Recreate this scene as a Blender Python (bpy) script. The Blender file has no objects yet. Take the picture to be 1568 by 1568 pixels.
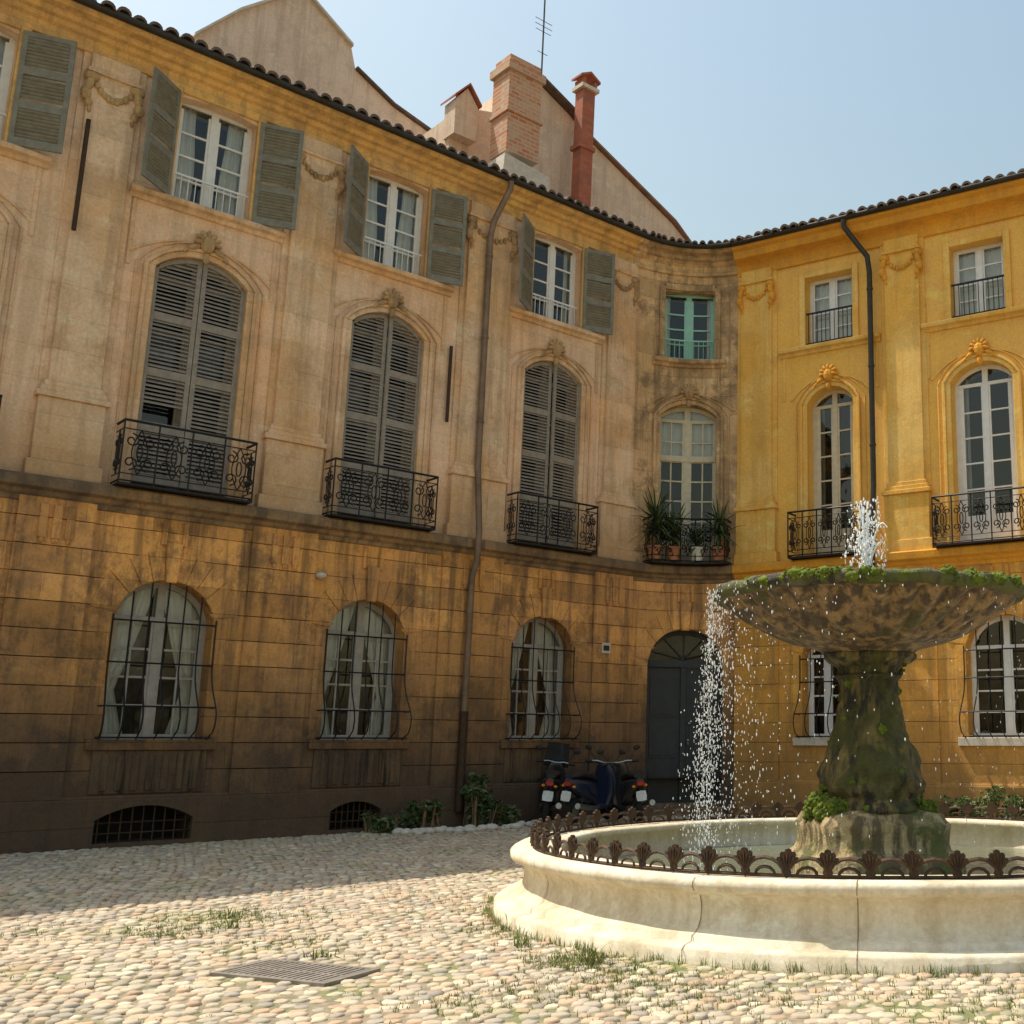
import bpy, math, random
import numpy as np
from mathutils import Vector, Matrix
random.seed(7); rng=np.random.default_rng(5)
PI=math.pi
scene=bpy.context.scene
COL=scene.collection
# ------------------------------------------------------------------ facade path (metres)
DL=Vector((.6920,.7219,0)); NL=Vector((.7219,-.6920,0))
P0=Vector((-9.7175,14.6328,0))
A1=9.9; RAD=2.105; ANG=math.radians(74.49); A2=A1+RAD*ANG
E1=P0+DL*A1; CEN=E1+NL*RAD
def rot(v,a):
    c,s=math.cos(a),math.sin(a); return Vector((v.x*c-v.y*s,v.x*s+v.y*c,0))
DR=rot(DL,-ANG); NR=rot(NL,-ANG); E2=CEN-NR*RAD
def fr(q):
    if q<=A1: return P0+DL*q,DL,NL
    if q<A2:
        a=(q-A1)/RAD; N=rot(NL,-a); return CEN-N*RAD,rot(DL,-a),N
    return E2+DR*(q-A2),DR,NR
def pos(q,d,z):
    P,T,N=fr(q); return (P.x+N.x*d,P.y+N.y*d,z)
def qs(q0,q1,step=.2):
    out=[q0]
    if q0<A1<q1: out.append(A1)
    a=max(q0,A1);b=min(q1,A2)
    if b>a:
        n=max(1,int(math.ceil((b-a)/step)))
        for i in range(1,n): out.append(a+(b-a)*i/n)
    if q0<A2<q1: out.append(A2)
    out.append(q1); return out
# ------------------------------------------------------------------ mesh builder
class MB:
    def __init__(s): s.v=[];s.f=[];s.m=[];s.mats=[]
    def mi(s,mat):
        if mat not in s.mats: s.mats.append(mat)
        return s.mats.index(mat)
    def face(s,pts,mat):
        i=len(s.v); s.v.extend([tuple(p) for p in pts]); s.f.append(tuple(range(i,i+len(pts)))); s.m.append(s.mi(mat))
    def grid(s,rows,mat,closeu=False,closev=False):
        i=len(s.v); R=len(rows);C=len(rows[0])
        for r in rows: s.v.extend([tuple(p) for p in r])
        k=s.mi(mat)
        for a in range(R if closev else R-1):
            for b in range(C if closeu else C-1):
                a2=(a+1)%R;b2=(b+1)%C
                s.f.append((i+a*C+b,i+a*C+b2,i+a2*C+b2,i+a2*C+b)); s.m.append(k)
    def hexa(s,p,mat):
        i=len(s.v); s.v.extend([tuple(a) for a in p]); k=s.mi(mat)
        for f in ((0,3,2,1),(4,5,6,7),(0,1,5,4),(1,2,6,5),(2,3,7,6),(3,0,4,7)):
            s.f.append(tuple(i+a for a in f)); s.m.append(k)
    def build(s,name,parent=None,smooth=False,bevel=0,merge=False):
        if not s.v: return None
        me=bpy.data.meshes.new(name); me.from_pydata(s.v,[],s.f)
        for m in s.mats: me.materials.append(m)
        me.polygons.foreach_set('material_index',s.m)
        if merge:
            import bmesh
            bm=bmesh.new(); bm.from_mesh(me); bmesh.ops.remove_doubles(bm,verts=bm.verts,dist=.0004)
            bmesh.ops.recalc_face_normals(bm,faces=bm.faces); bm.to_mesh(me); bm.free()
        if smooth: me.polygons.foreach_set('use_smooth',[True]*len(me.polygons))
        me.update()
        o=bpy.data.objects.new(name,me); COL.objects.link(o)
        if parent: o.parent=parent
        if bevel:
            b=o.modifiers.new('b','BEVEL'); b.width=bevel; b.segments=1; b.limit_method='ANGLE'; b.angle_limit=math.radians(50)
        return o
def empty(name):
    e=bpy.data.objects.new(name,None); COL.objects.link(e); return e
def sweep(mb,prof,q0,q1,mat,caps=True,closed=False):
    Q=qs(q0,q1)
    rows=[[pos(q,d,z) for d,z in prof] for q in Q]
    mb.grid(rows,mat,closeu=closed)
    if caps:
        mb.face(rows[0],mat); mb.face(rows[-1][::-1],mat)
def box(mb,q0,q1,d0,d1,z0,z1,mat):
    if q1<A1 or q0>A2 or q1-q0<.2:
        mb.hexa([pos(q0,d0,z0),pos(q1,d0,z0),pos(q1,d1,z0),pos(q0,d1,z0),pos(q0,d0,z1),pos(q1,d0,z1),pos(q1,d1,z1),pos(q0,d1,z1)],mat)
    else: sweep(mb,[(d0,z0),(d1,z0),(d1,z1),(d0,z1)],q0,q1,mat,closed=True)
def topf(hw,zs,rise):
    if rise<=.001: return lambda x: zs
    R=(hw*hw+rise*rise)/(2*rise)
    return lambda x: zs+math.sqrt(max(R*R-x*x,0))-(R-rise)
class Op:
    def __init__(s,qc,hw,zb,zs,rise=0): s.qc=qc;s.hw=hw;s.zb=zb;s.zs=zs;s.rise=rise;s.top=topf(hw,zs,rise)
def band(mb,q0,q1,z0,z1,d,ops,mat,lip=0):
    ks=set(qs(q0,q1))
    ops=[o for o in ops if o.qc+o.hw>q0 and o.qc-o.hw<q1]
    for o in ops:
        n=18 if o.rise else 2
        for i in range(n+1): ks.add(o.qc-o.hw+2*o.hw*i/n)
    ks=sorted(k for k in ks if q0-1e-6<=k<=q1+1e-6)
    kk=[ks[0]]
    for k in ks[1:]:
        if k-kk[-1]>1e-5: kk.append(k)
    def piece(a,b,za,zb2,zc,zd,lb,lt):
        if zc-za<.002 and zd-zb2<.002: return
        mb.face([pos(a,d,za),pos(b,d,zb2),pos(b,d,zd),pos(a,d,zc)],mat)
        if lip:
            if lt: mb.face([pos(a,d,zc),pos(b,d,zd),pos(b,d-lip,zd+.006),pos(a,d-lip,zc+.006)],mat)
            if lb: mb.face([pos(a,d-lip,za-.006),pos(b,d-lip,zb2-.006),pos(b,d,zb2),pos(a,d,za)],mat)
    for a,b in zip(kk,kk[1:]):
        mid=(a+b)/2; o=None
        for p in ops:
            if abs(mid-p.qc)<p.hw: o=p
        if o is None: piece(a,b,z0,z0,z1,z1,1,1)
        else:
            if o.zb>z0: piece(a,b,z0,z0,min(o.zb,z1),min(o.zb,z1),1,1)
            ta,tb=o.top(a-o.qc),o.top(b-o.qc)
            ta,tb=max(ta,z0),max(tb,z0)
            if ta<z1 or tb<z1: piece(a,b,min(ta,z1),min(tb,z1),z1,z1,0,1)
def reveal(mb,o,d0,d1,mat):
    n=18 if o.rise else 3
    a,b=o.qc-o.hw,o.qc+o.hw
    mb.face([pos(a,d0,o.zb),pos(a,d1,o.zb),pos(a,d1,o.zs),pos(a,d0,o.zs)],mat)
    mb.face([pos(b,d0,o.zb),pos(b,d0,o.zs),pos(b,d1,o.zs),pos(b,d1,o.zb)],mat)
    for i in range(n):
        x0,x1=-o.hw+2*o.hw*i/n,-o.hw+2*o.hw*(i+1)/n
        mb.face([pos(o.qc+x0,d0,o.top(x0)),pos(o.qc+x0,d1,o.top(x0)),pos(o.qc+x1,d1,o.top(x1)),pos(o.qc+x1,d0,o.top(x1))],mat)
        mb.face([pos(o.qc+x0,d0,o.zb),pos(o.qc+x1,d0,o.zb),pos(o.qc+x1,d1,o.zb),pos(o.qc+x0,d1,o.zb)],mat)
def fill(mb,o,d,mat,n=14):
    for i in range(n):
        x0,x1=-o.hw+2*o.hw*i/n,-o.hw+2*o.hw*(i+1)/n
        mb.face([pos(o.qc+x0,d,o.zb),pos(o.qc+x1,d,o.zb),pos(o.qc+x1,d,o.top(x1)),pos(o.qc+x0,d,o.top(x0))],mat)
def ring(mb,qc,hi,ho,zs,ri,ro,d0,d1,mat,n=16):
    fi=topf(hi,zs,ri); fo=topf(ho,zs,ro); rows=[]
    for i in range(n+1):
        t=-1+2*i/n; xa,za,xb,zb=hi*t,fi(hi*t),ho*t,fo(ho*t)
        rows.append([pos(qc+xa,d0,za),pos(qc+xa,d1,za),pos(qc+xb,d1,zb),pos(qc+xb,d0,zb)])
    mb.grid(rows,mat,closeu=True); mb.face(rows[0],mat); mb.face(rows[-1],mat)
def tube(mb,pts,r,mat,n=5,closed=False):
    pts=[Vector(p) for p in pts]; rows=[]; L=len(pts)
    up=Vector((0,0,1)); prev=None
    for i,p in enumerate(pts):
        if closed: t=pts[(i+1)%L]-pts[i-1]
        else: t=pts[min(i+1,L-1)]-pts[max(i-1,0)]
        if t.length<1e-9: t=Vector((0,0,1))
        t.normalize()
        if prev is None:
            a=t.cross(up)
            if a.length<.1: a=t.cross(Vector((1,0,0)))
        else: a=prev-t*prev.dot(t)
        a.normalize(); prev=a; b=t.cross(a)
        rr=r[i] if isinstance(r,(list,tuple)) else r
        rows.append([p+a*(rr*math.cos(2*PI*k/n))+b*(rr*math.sin(2*PI*k/n)) for k in range(n)])
    mb.grid(rows,mat,closeu=True,closev=closed)
    if not closed: mb.face(rows[0],mat); mb.face(rows[-1][::-1],mat)
def blob(mb,c,ax,mat,nu=8,nv=6):
    c=Vector(c); X,Y,Z=[Vector(a) for a in ax]; rows=[]
    for j in range(nv+1):
        th=PI*j/nv; rows.append([c+X*(math.sin(th)*math.cos(2*PI*i/nu))+Y*(math.sin(th)*math.sin(2*PI*i/nu))+Z*math.cos(th) for i in range(nu)])
    mb.grid(rows,mat,closeu=True)
def qblob(mb,q,d,z,rq,rd,rz,mat,tilt=0):
    P,T,N=fr(q); c=Vector(pos(q,d,z)); up=Vector((0,0,1))
    X=T*math.cos(tilt)+up*math.sin(tilt); Z=-T*math.sin(tilt)+up*math.cos(tilt)
    blob(mb,c,(X*rq,N*rd,Z*rz),mat)
def loft(mb,secs,mat,n=14,e=.75):
    rows=[]
    for c,u,v in secs:
        c,u,v=Vector(c),Vector(u),Vector(v); r=[]
        for k in range(n):
            a=2*PI*k/n; cs,sn=math.cos(a),math.sin(a)
            r.append(c+u*(math.copysign(abs(cs)**e,cs))+v*(math.copysign(abs(sn)**e,sn)))
        rows.append(r)
    mb.grid(rows,mat,closeu=True); mb.face(rows[0],mat); mb.face(rows[-1][::-1],mat)
def lathe(mb,prof,c,mat,n=64,mod=None):
    rows=[]
    for r,z in prof:
        row=[]
        for k in range(n):
            a=2*PI*k/n; rr,zz=(r,z) if mod is None else mod(r,z,a)
            row.append((c[0]+rr*math.cos(a),c[1]+rr*math.sin(a),c[2]+zz))
        rows.append(row)
    mb.grid(rows,mat,closeu=True)
# ------------------------------------------------------------------ materials
def newmat(name):
    m=bpy.data.materials.new(name); m.use_nodes=True; nt=m.node_tree; b=nt.nodes['Principled BSDF']
    return m,nt,b
class NT:
    def __init__(s,nt): s.nt=nt; s.n=nt.nodes; s.l=nt.links
    def add(s,t,**k):
        n=s.n.new(t)
        for a,b in k.items(): setattr(n,a,b)
        return n
    def inp(s,sock,v):
        if isinstance(v,bpy.types.NodeSocket): s.l.new(v,sock)
        else: sock.default_value=v
    def coord(s,scale=(1,1,1)):
        t=s.add('ShaderNodeTexCoord'); m=s.add('ShaderNodeMapping'); m.inputs['Scale'].default_value=scale
        s.l.new(t.outputs['Object'],m.inputs['Vector']); return m.outputs[0]
    def noise(s,vec,scale,detail=6,rough=.6):
        n=s.add('ShaderNodeTexNoise'); s.l.new(vec,n.inputs['Vector']); n.inputs['Scale'].default_value=scale
        n.inputs['Detail'].default_value=detail; n.inputs['Roughness'].default_value=rough; return n.outputs['Fac']
    def rng(s,v,a,b,c=0,d=1):
        n=s.add('ShaderNodeMapRange'); s.inp(n.inputs[0],v)
        for i,x in enumerate((a,b,c,d)): n.inputs[1+i].default_value=x
        return n.outputs[0]
    def math(s,op,a,b=0):
        n=s.add('ShaderNodeMath',operation=op); s.inp(n.inputs[0],a); s.inp(n.inputs[1],b); return n.outputs[0]
    def mix(s,f,a,b,mode='MIX'):
        n=s.add('ShaderNodeMix',data_type='RGBA',blend_type=mode)
        s.inp(n.inputs[0],f)
        for k,v in ((6,a),(7,b)):
            if isinstance(v,bpy.types.NodeSocket): s.l.new(v,n.inputs[k])
            else: n.inputs[k].default_value=(*v,1) if len(v)==3 else v
        return n.outputs[2]
    def grey(s,v):
        c=s.add('ShaderNodeCombineColor')
        for i in range(3): s.l.new(v,c.inputs[i])
        return c.outputs[0]
    def bump(s,h,st,dist=.02,nrm=None):
        n=s.add('ShaderNodeBump'); n.inputs['Strength'].default_value=st; n.inputs['Distance'].default_value=dist
        s.l.new(h,n.inputs['Height'])
        if nrm: s.l.new(nrm,n.inputs['Normal'])
        return n.outputs[0]
def stone(name,c1,c2,cd,streak=.5,patch=.5,zdirt=None,cd2=None,bumpst=.5,rough=.92,blocks=None,crust=0,light=.5):
    m,nt,b=newmat(name); N=NT(nt)
    co=N.coord()
    n1=N.noise(co,.55,8,.62); n2=N.noise(co,2.3,8,.68); n3=N.noise(co,24,5,.7)
    cs=N.coord((3.2,3.2,.20)); st=N.noise(cs,1.7,7,.65)
    col=N.mix(N.rng(n1,.42,.58),c1,c2)
    sep=N.add('ShaderNodeSeparateXYZ'); nt.links.new(co,sep.inputs[0])
    joint=None
    if blocks:
        dv,bw,bh,z0,amp=blocks
        dt=N.add('ShaderNodeVectorMath',operation='DOT_PRODUCT'); nt.links.new(co,dt.inputs[0]); dt.inputs[1].default_value=tuple(dv)
        v=N.math('DIVIDE',N.math('SUBTRACT',sep.outputs[2],z0),bh); row=N.math('FLOOR',v)
        u=N.math('ADD',N.math('DIVIDE',dt.outputs['Value'],bw),N.math('MULTIPLY',row,.5)); cell=N.math('FLOOR',u)
        cx=N.add('ShaderNodeCombineXYZ'); nt.links.new(cell,cx.inputs[0]); nt.links.new(row,cx.inputs[1])
        wn=N.add('ShaderNodeTexWhiteNoise'); nt.links.new(cx.outputs[0],wn.inputs[0])
        col=N.mix(1.,col,N.grey(N.rng(wn.outputs['Value'],0,1,1-amp,1+amp*.6)),'MULTIPLY')
        fu=N.math('FRACT',u); fv=N.math('FRACT',v)
        ju=N.math('MAXIMUM',N.rng(fu,0,.010,1,0),N.rng(fv,0,.022,1,0))
        joint=N.math('MULTIPLY',ju,N.rng(n2,.35,.6,.15,.9))
    col=N.mix(N.math('MULTIPLY',N.rng(n2,.50,.62),patch),col,cd)
    pt=N.noise(N.coord((1,1,1.6)),1.3,9,.78)
    lighter=tuple(min(.88,x*1.3+.04) for x in c1)
    col=N.mix(N.math('MULTIPLY',N.rng(pt,.57,.65),light),col,lighter)
    col=N.mix(N.math('MULTIPLY',N.rng(st,.48,.62),streak),col,cd2 or cd)
    if crust:
        c9=N.noise(N.coord((1,1,.7)),.95,10,.78)
        col=N.mix(N.math('MULTIPLY',N.rng(c9,.51,.60),crust),col,cd2 or cd)
    if zdirt:
        z=N.math('ADD',sep.outputs[2],N.math('MULTIPLY',N.math('SUBTRACT',N.math('ADD',N.math('MULTIPLY',n2,.5),N.math('MULTIPLY',st,.5)),.5),zdirt[3] if len(zdirt)>3 else 6.5))
        f=N.math('MULTIPLY',N.rng(z,zdirt[0],zdirt[1],1,0),zdirt[2])
        col=N.mix(f,col,cd2 or cd)
    if joint: col=N.mix(N.math('MULTIPLY',joint,.5),col,tuple(x*.5 for x in cd))
    col=N.mix(1.0,col,N.grey(N.rng(n3,.3,.75,.84,1.12)),'MULTIPLY')
    nt.links.new(col,b.inputs['Base Color']); b.inputs['Roughness'].default_value=rough
    b.inputs['Specular IOR Level'].default_value=.2
    h=N.math('ADD',N.math('MULTIPLY',n3,.22),N.math('MULTIPLY',n2,1.2))
    if joint: h=N.math('SUBTRACT',h,N.math('MULTIPLY',joint,.5))
    nt.links.new(N.bump(h,bumpst,.03),b.inputs['Normal'])
    return m
def simple(name,c,rough=.6,metal=0,var=.25,scale=8,spec=.4,bumpst=.1,c2=None):
    m,nt,b=newmat(name); N=NT(nt); co=N.coord(); n=N.noise(co,scale,6,.65)
    c2=c2 or tuple(x*(1-var) for x in c)
    nt.links.new(N.mix(N.rng(n,.35,.65),c,c2),b.inputs['Base Color'])
    b.inputs['Roughness'].default_value=rough; b.inputs['Metallic'].default_value=metal; b.inputs['Specular IOR Level'].default_value=spec
    if bumpst: nt.links.new(N.bump(n,bumpst,.01),b.inputs['Normal'])
    return m
GD=(.085,.062,.045)
M_LG=stone('ground_floor_stone',(.84,.42,.13),(.70,.36,.14),(.34,.19,.10),streak=.55,patch=.55,zdirt=(.9,3.3,.94),cd2=GD,bumpst=.9,blocks=(DL,.86,.37,.64,.30),crust=.55,light=.45)
M_LGG=stone('course_joint_stone',(.48,.26,.10),(.36,.20,.09),(.18,.11,.06),streak=.55,zdirt=(.9,3.3,.92),cd2=(.06,.045,.035),crust=.5,light=0)  # darker stone colour for the backs of the course joints
M_STAIN=stone('stained_apron_stone',(.30,.19,.10),(.18,.12,.08),(.08,.06,.045),streak=.95,patch=.6,zdirt=(.5,2.2,.6),cd2=(.03,.025,.02),bumpst=.8,light=.3)
M_LU=stone('pink_beige_stone',(.88,.62,.43),(.86,.54,.32),(.58,.37,.21),streak=.34,patch=.38,bumpst=.3,zdirt=(4.6,6.0,.55,2.2),cd2=(.42,.28,.17),blocks=(DL,1.0,.47,.1,.07),crust=.18)
M_LP=stone('pilaster_stone',(.86,.61,.41),(.80,.49,.25),(.48,.30,.17),streak=.42,patch=.45,bumpst=.45,zdirt=(4.7,6.4,.6,2.5),cd2=(.36,.24,.14),blocks=(DL,3.0,.47,.1,.10),crust=.28)
M_LO=stone('ochre_trim_stone',(.84,.50,.17),(.74,.44,.18),(.38,.23,.11),streak=.5,patch=.55,bumpst=.5,crust=.3)
M_CAP=stone('weathered_carving',(.58,.38,.19),(.46,.29,.15),(.22,.15,.09),streak=.5,patch=.7,bumpst=.6)
M_STR=stone('string_course_stone',(.38,.24,.12),(.24,.165,.10),(.11,.08,.06),streak=.7,patch=.7,bumpst=.7,crust=.4,light=.25)
M_CU=stone('corner_stone',(.80,.53,.29),(.60,.39,.20),(.28,.185,.11),streak=.65,patch=.8,bumpst=.9,blocks=(Vector((1,0,0)),.8,.42,.1,.22),crust=.5,cd2=(.22,.15,.09),light=.7)
M_RY=stone('yellow_render',(.88,.51,.11),(.84,.48,.13),(.62,.35,.10),streak=.22,patch=.2,bumpst=.12,zdirt=(4.7,5.8,.3,1.5))
M_RT=stone('yellow_trim',(.88,.57,.18),(.82,.45,.09),(.52,.30,.08),streak=.35,patch=.3,bumpst=.3)
M_RO=stone('deep_ochre_trim',(.82,.39,.05),(.72,.34,.05),(.46,.23,.06),streak=.3,patch=.3,bumpst=.3)
M_RG=stone('yellow_ground_floor',(.84,.43,.09),(.70,.35,.08),(.40,.22,.08),streak=.4,patch=.5,zdirt=(-.2,2.0,.75),cd2=(.20,.13,.07),bumpst=.45,blocks=(DR,.9,.37,.64,.14),crust=.2)
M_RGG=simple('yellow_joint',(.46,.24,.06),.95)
M_SIL=simple('pale_sill_stone',(.66,.61,.52),.85,c2=(.52,.46,.37))
M_SHUT=simple('weathered_shutter_paint',(.33,.29,.245),.75,var=.3,scale=9,c2=(.24,.205,.17))
M_SHUT2=simple('olive_shutter_paint',(.245,.235,.19),.7,var=.3,scale=9,c2=(.17,.16,.125))
M_WHITE=simple('white_window_paint',(.80,.80,.79),.5,var=.12)
M_GREY=simple('grey_window_paint',(.42,.39,.34),.6,var=.25)
M_MINT=simple('mint_window_paint',(.34,.66,.56),.5,var=.15)
M_CREAM=simple('cream_window_paint',(.66,.58,.42),.6,var=.2)
M_IRON=simple('black_iron',(.022,.020,.019),.55,.3,var=.4,scale=30)
M_RUST=simple('rusty_iron',(.038,.026,.020),.7,.3,var=.5,scale=18,c2=(.085,.045,.02))
M_PIPE=simple('painted_downpipe',(.26,.18,.125),.55,.2,var=.45,scale=3)
M_PIPED=simple('dark_downpipe',(.05,.045,.04),.5,.3,var=.3)
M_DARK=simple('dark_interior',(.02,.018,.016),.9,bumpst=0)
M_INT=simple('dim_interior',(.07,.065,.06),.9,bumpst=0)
M_CURT=simple('gauze_curtain',(.84,.82,.77),.95,var=.1,scale=5,bumpst=0)
M_CURTY=simple('cream_curtain',(.70,.62,.44),.95,var=.12,scale=5,bumpst=0)
M_DOOR=simple('dark_blue_grey_door_paint',(.032,.038,.045),.45,var=.3,scale=6)
M_BRASS=simple('brass',(.6,.5,.3),.35,.8)
M_TILE=simple('clay_roof_tile',(.34,.20,.13),.9,var=.5,scale=4,c2=(.19,.13,.10))
M_TILEE=simple('dark_eave_tile',(.17,.11,.08),.9,scale=9,c2=(.07,.055,.045))  # darker brown tile for the eave rows, tile ends and rear roof edges
def glassmat():
    m=bpy.data.materials.new('window_glass'); m.use_nodes=True; nt=m.node_tree; nt.nodes.clear(); N=NT(nt)
    o=N.add('ShaderNodeOutputMaterial'); g=N.add('ShaderNodeBsdfGlossy'); g.inputs['Roughness'].default_value=.03
    t=N.add('ShaderNodeBsdfTransparent'); t.inputs[0].default_value=(.86,.9,.9,1); mx=N.add('ShaderNodeMixShader')
    f=N.add('ShaderNodeFresnel'); f.inputs[0].default_value=1.5
    n=N.noise(N.coord(),1.7,2); nt.links.new(N.bump(n,.12,.05),g.inputs['Normal'])
    nt.links.new(N.math('ADD',N.math('MULTIPLY',f.outputs[0],1.1),.03),mx.inputs[0]); nt.links.new(t.outputs[0],mx.inputs[1]); nt.links.new(g.outputs[0],mx.inputs[2]); nt.links.new(mx.outputs[0],o.inputs[0]); return m
M_GLASS=glassmat()
def brickmat(name,c1,c2,mo,dirt,df):
    m,nt,b=newmat(name); N=NT(nt)
    t=N.add('ShaderNodeTexCoord'); sp=N.add('ShaderNodeSeparateXYZ'); nt.links.new(t.outputs['Object'],sp.inputs[0])
    cb=N.add('ShaderNodeCombineXYZ'); nt.links.new(N.math('ADD',sp.outputs[0],N.math('MULTIPLY',sp.outputs[1],.7)),cb.inputs[0]); nt.links.new(sp.outputs[2],cb.inputs[1])
    br=N.add('ShaderNodeTexBrick'); nt.links.new(cb.outputs[0],br.inputs[0]); br.inputs['Scale'].default_value=1
    br.inputs['Brick Width'].default_value=.28; br.inputs['Row Height'].default_value=.105; br.inputs['Mortar Size'].default_value=.014
    br.inputs['Color1'].default_value=(*c1,1); br.inputs['Color2'].default_value=(*c2,1); br.inputs['Mortar'].default_value=(*mo,1)
    n=N.noise(N.coord(),2.5,7,.7)
    nt.links.new(N.mix(N.rng(n,.50,.60,0,df),br.outputs[0],dirt),b.inputs['Base Color']); b.inputs['Roughness'].default_value=.9
    nt.links.new(N.bump(br.outputs[1],-.5,.02),b.inputs['Normal'])
    return m
M_BRICK=brickmat('chimney_brick',(.50,.16,.07),(.60,.31,.16),(.50,.42,.32),(.50,.38,.26),.65)
M_REDP=brickmat('red_flue_brick',(.40,.10,.05),(.46,.15,.08),(.34,.14,.09),(.24,.11,.07),.6)
M_BEIGE=stone('rear_beige_render',(.78,.61,.48),(.72,.55,.42),(.48,.37,.28),streak=.5,patch=.4,bumpst=.2)
M_BEIGE2=stone('rear_sandy_render',(.80,.63,.48),(.74,.57,.42),(.50,.38,.28),streak=.5,patch=.4,bumpst=.2)

# ------------------------------------------------------------------ facades
house=empty('stone_townhouse'); yellow=empty('yellow_townhouse')
QL0,QB,QR1=-8.0,12.32,23.0
BL=[-4.9,-1.65,1.62,4.65,8.05]; BC=11.27; BR=[14.45,17.57,20.75]
PL=[(-3.3,.32),(.12,.32),(3.2,.36),(6.5,.46),(9.62,.33)]; PR=[(12.80,.36),(16.06,.36),(19.15,.36)]
opsG=[Op(c,.65,1.42,3.15,.5) for c in BL]+[Op(BC,.78,.22,2.95,.66)]+[Op(14.22,.42,1.46,3.05,.36)]+[Op(c+.2,.68,1.46,3.1,.52) for c in BR[1:]]
opsB=[Op(BL[2],.62,.06,.36,.18),Op(BL[3],.42,.06,.34,.14),Op(BL[1],.62,.06,.36,.18),Op(BC,.78,.22,.7,0)]
opsF=[Op(c,.66,4.97,8.28,.3) for c in BL]+[Op(BC,.60,4.97,8.05,.28)]+[Op(BR[0],.50,4.97,8.07,.3)]+[Op(c,.60,4.97,8.05,.33) for c in BR[1:]]
opsT=[Op(c,.57,9.40,11.08,.06) for c in BL]+[Op(BC,.54,9.30,10.80,.05)]+[Op(c,.53,9.30,10.78,0) for c in BR]
for side,(qa,qb,par) in {'L':(QL0,QB,house),'R':(QB,QR1,yellow)}.items():
    w=MB(); L=side=='L'
    mg,mgg,mu=(M_LG,M_LGG,M_LU) if L else (M_RG,M_RGG,M_RY)
    gap=.006 if L else .004
    band(w,qa,qb,-.3,.62,.09,opsB,mg)
    sweep(w,[(.0,.62),(.09,.62),(.07,.68),(.0,.68)],qa,BC-.79 if L else qb,mg)
    if L: sweep(w,[(.0,.62),(.09,.62),(.07,.68),(.0,.68)],BC+.79,qb,mg)
    band(w,qa,qb,.55,4.75,.022,opsG,mgg)
    H=.37; z=.64
    while z<4.6:
        z1=min(z+H,4.66)
        band(w,qa,qb,z+gap,z1-gap,.04,opsG,mg,lip=.018)
        for pc,ph in (PL if L else PR):
            if pc+ph+.16<qb and pc-ph-.16>qa-.3:
                box(w,max(pc-ph-.14,qa),pc+ph+.14,.02,.085,z+gap,z1-gap,mg)
        z=z1
    if L:
        for a,b,mm in ((qa,A1+.05,M_LU),(A1+.05,QB,M_CU)):
            band(w,a,b,4.75,8.9,0,opsF,mm); band(w,a,b,8.9,11.75,0,opsT,mm)
    else:
        band(w,qa,qb,4.75,8.9,0,opsF,mu); band(w,qa,qb,8.9,11.75,0,opsT,mu)
    for o in opsG:
        if qa<o.qc<qb: reveal(w,o,.04,-.7,mg)
    for o in opsB:
        if qa<o.qc<qb: reveal(w,o,.09,-.5,mg); fill(w,o,-.5,M_DARK)
    for o in opsF+opsT:
        if qa<o.qc<qb: reveal(w,o,0,-.8,M_CU if (L and o.qc>A1) else mu)
    for o in opsG+opsF+opsT:
        if qa<o.qc<qb and not (o.qc==BC and o.zb<1): fill(w,o,-.8 if o.zb>4 else -.7,M_INT,4)
    w.build('walls',par)
    t=MB(); ms=M_STR if L else M_RO; mt=M_LO if L else M_RT; mp=M_LP if L else M_RT
    sweep(t,[(0,4.52),(.07,4.54),(.08,4.6),(.13,4.63),(.15,4.68),(.24,4.71),(.25,4.84),(.22,4.87),(0,4.90)],qa,qb,ms)
    prof=[(0,11.2),(.05,11.2),(.06,11.27),(.03,11.29),(.03,11.40),(.09,11.43),(.12,11.49),(.19,11.51),(.21,11.58),(.33,11.61),(.37,11.67),(.39,11.71),(0,11.72)]
    if L:
        sweep(t,prof,qa,A1,M_LO); sweep(t,prof,A1,QB,M_CU)
    else:
        sweep(t,[(0,11.12),(.05,11.12),(.06,11.2),(.04,11.22),(.04,11.36),(.1,11.4),(.26,11.44),(.30,11.58),(.38,11.62),(.40,11.70),(0,11.72)],qa,qb,M_RO)
    for pc,ph in (PL if L else PR):
        a0,a1=max(pc-ph-.10,qa+.002),pc+ph+.10
        box(t,a0,a1,-.02,.035,6.1,11.2,mp)
        box(t,max(pc-ph,qa+.004),pc+ph,.0,.10,6.2,11.195,mp)
        box(t,max(pc-ph-.14,qa+.003),pc+ph+.14,-.02,.15,4.88,5.10,mp)
        box(t,max(pc-ph-.09,qa+.003),pc+ph+.09,-.02,.125,5.10,5.98,mp)
        box(t,max(pc-ph-.13,qa+.003),pc+ph+.13,-.02,.165,5.98,6.06,mp)
        box(t,max(pc-ph-.08,qa+.003),pc+ph+.08,-.02,.14,6.06,6.14,mp)
        box(t,max(pc-ph-.04,qa+.003),pc+ph+.04,-.02,.12,6.14,6.22,mp)
        mo=M_CAP if L else M_RO
        box(t,max(pc-ph-.04,qa+.003),pc+ph+.04,.01,.145,10.88,10.94,mp)
        for sx in (-1,1):
            x=pc+sx*(ph-.02)
            qblob(t,x,.11,10.80,.11,.09,.075,mo); qblob(t,x+sx*.02,.13,10.68,.06,.07,.12,mo,tilt=sx*.25); qblob(t,x+sx*.05,.12,10.52,.075,.07,.10,mo)
            qblob(t,x,.11,10.40,.055,.05,.07,mo); qblob(t,x-sx*.02,.10,10.30,.03,.04,.06,mo)
        for k in range(9):
            u=-1+2*k/8; qblob(t,pc+u*(ph-.1),.11,10.70-.16*(1-u*u),.042,.04,.05+.015*(k%2),mo)
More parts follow.
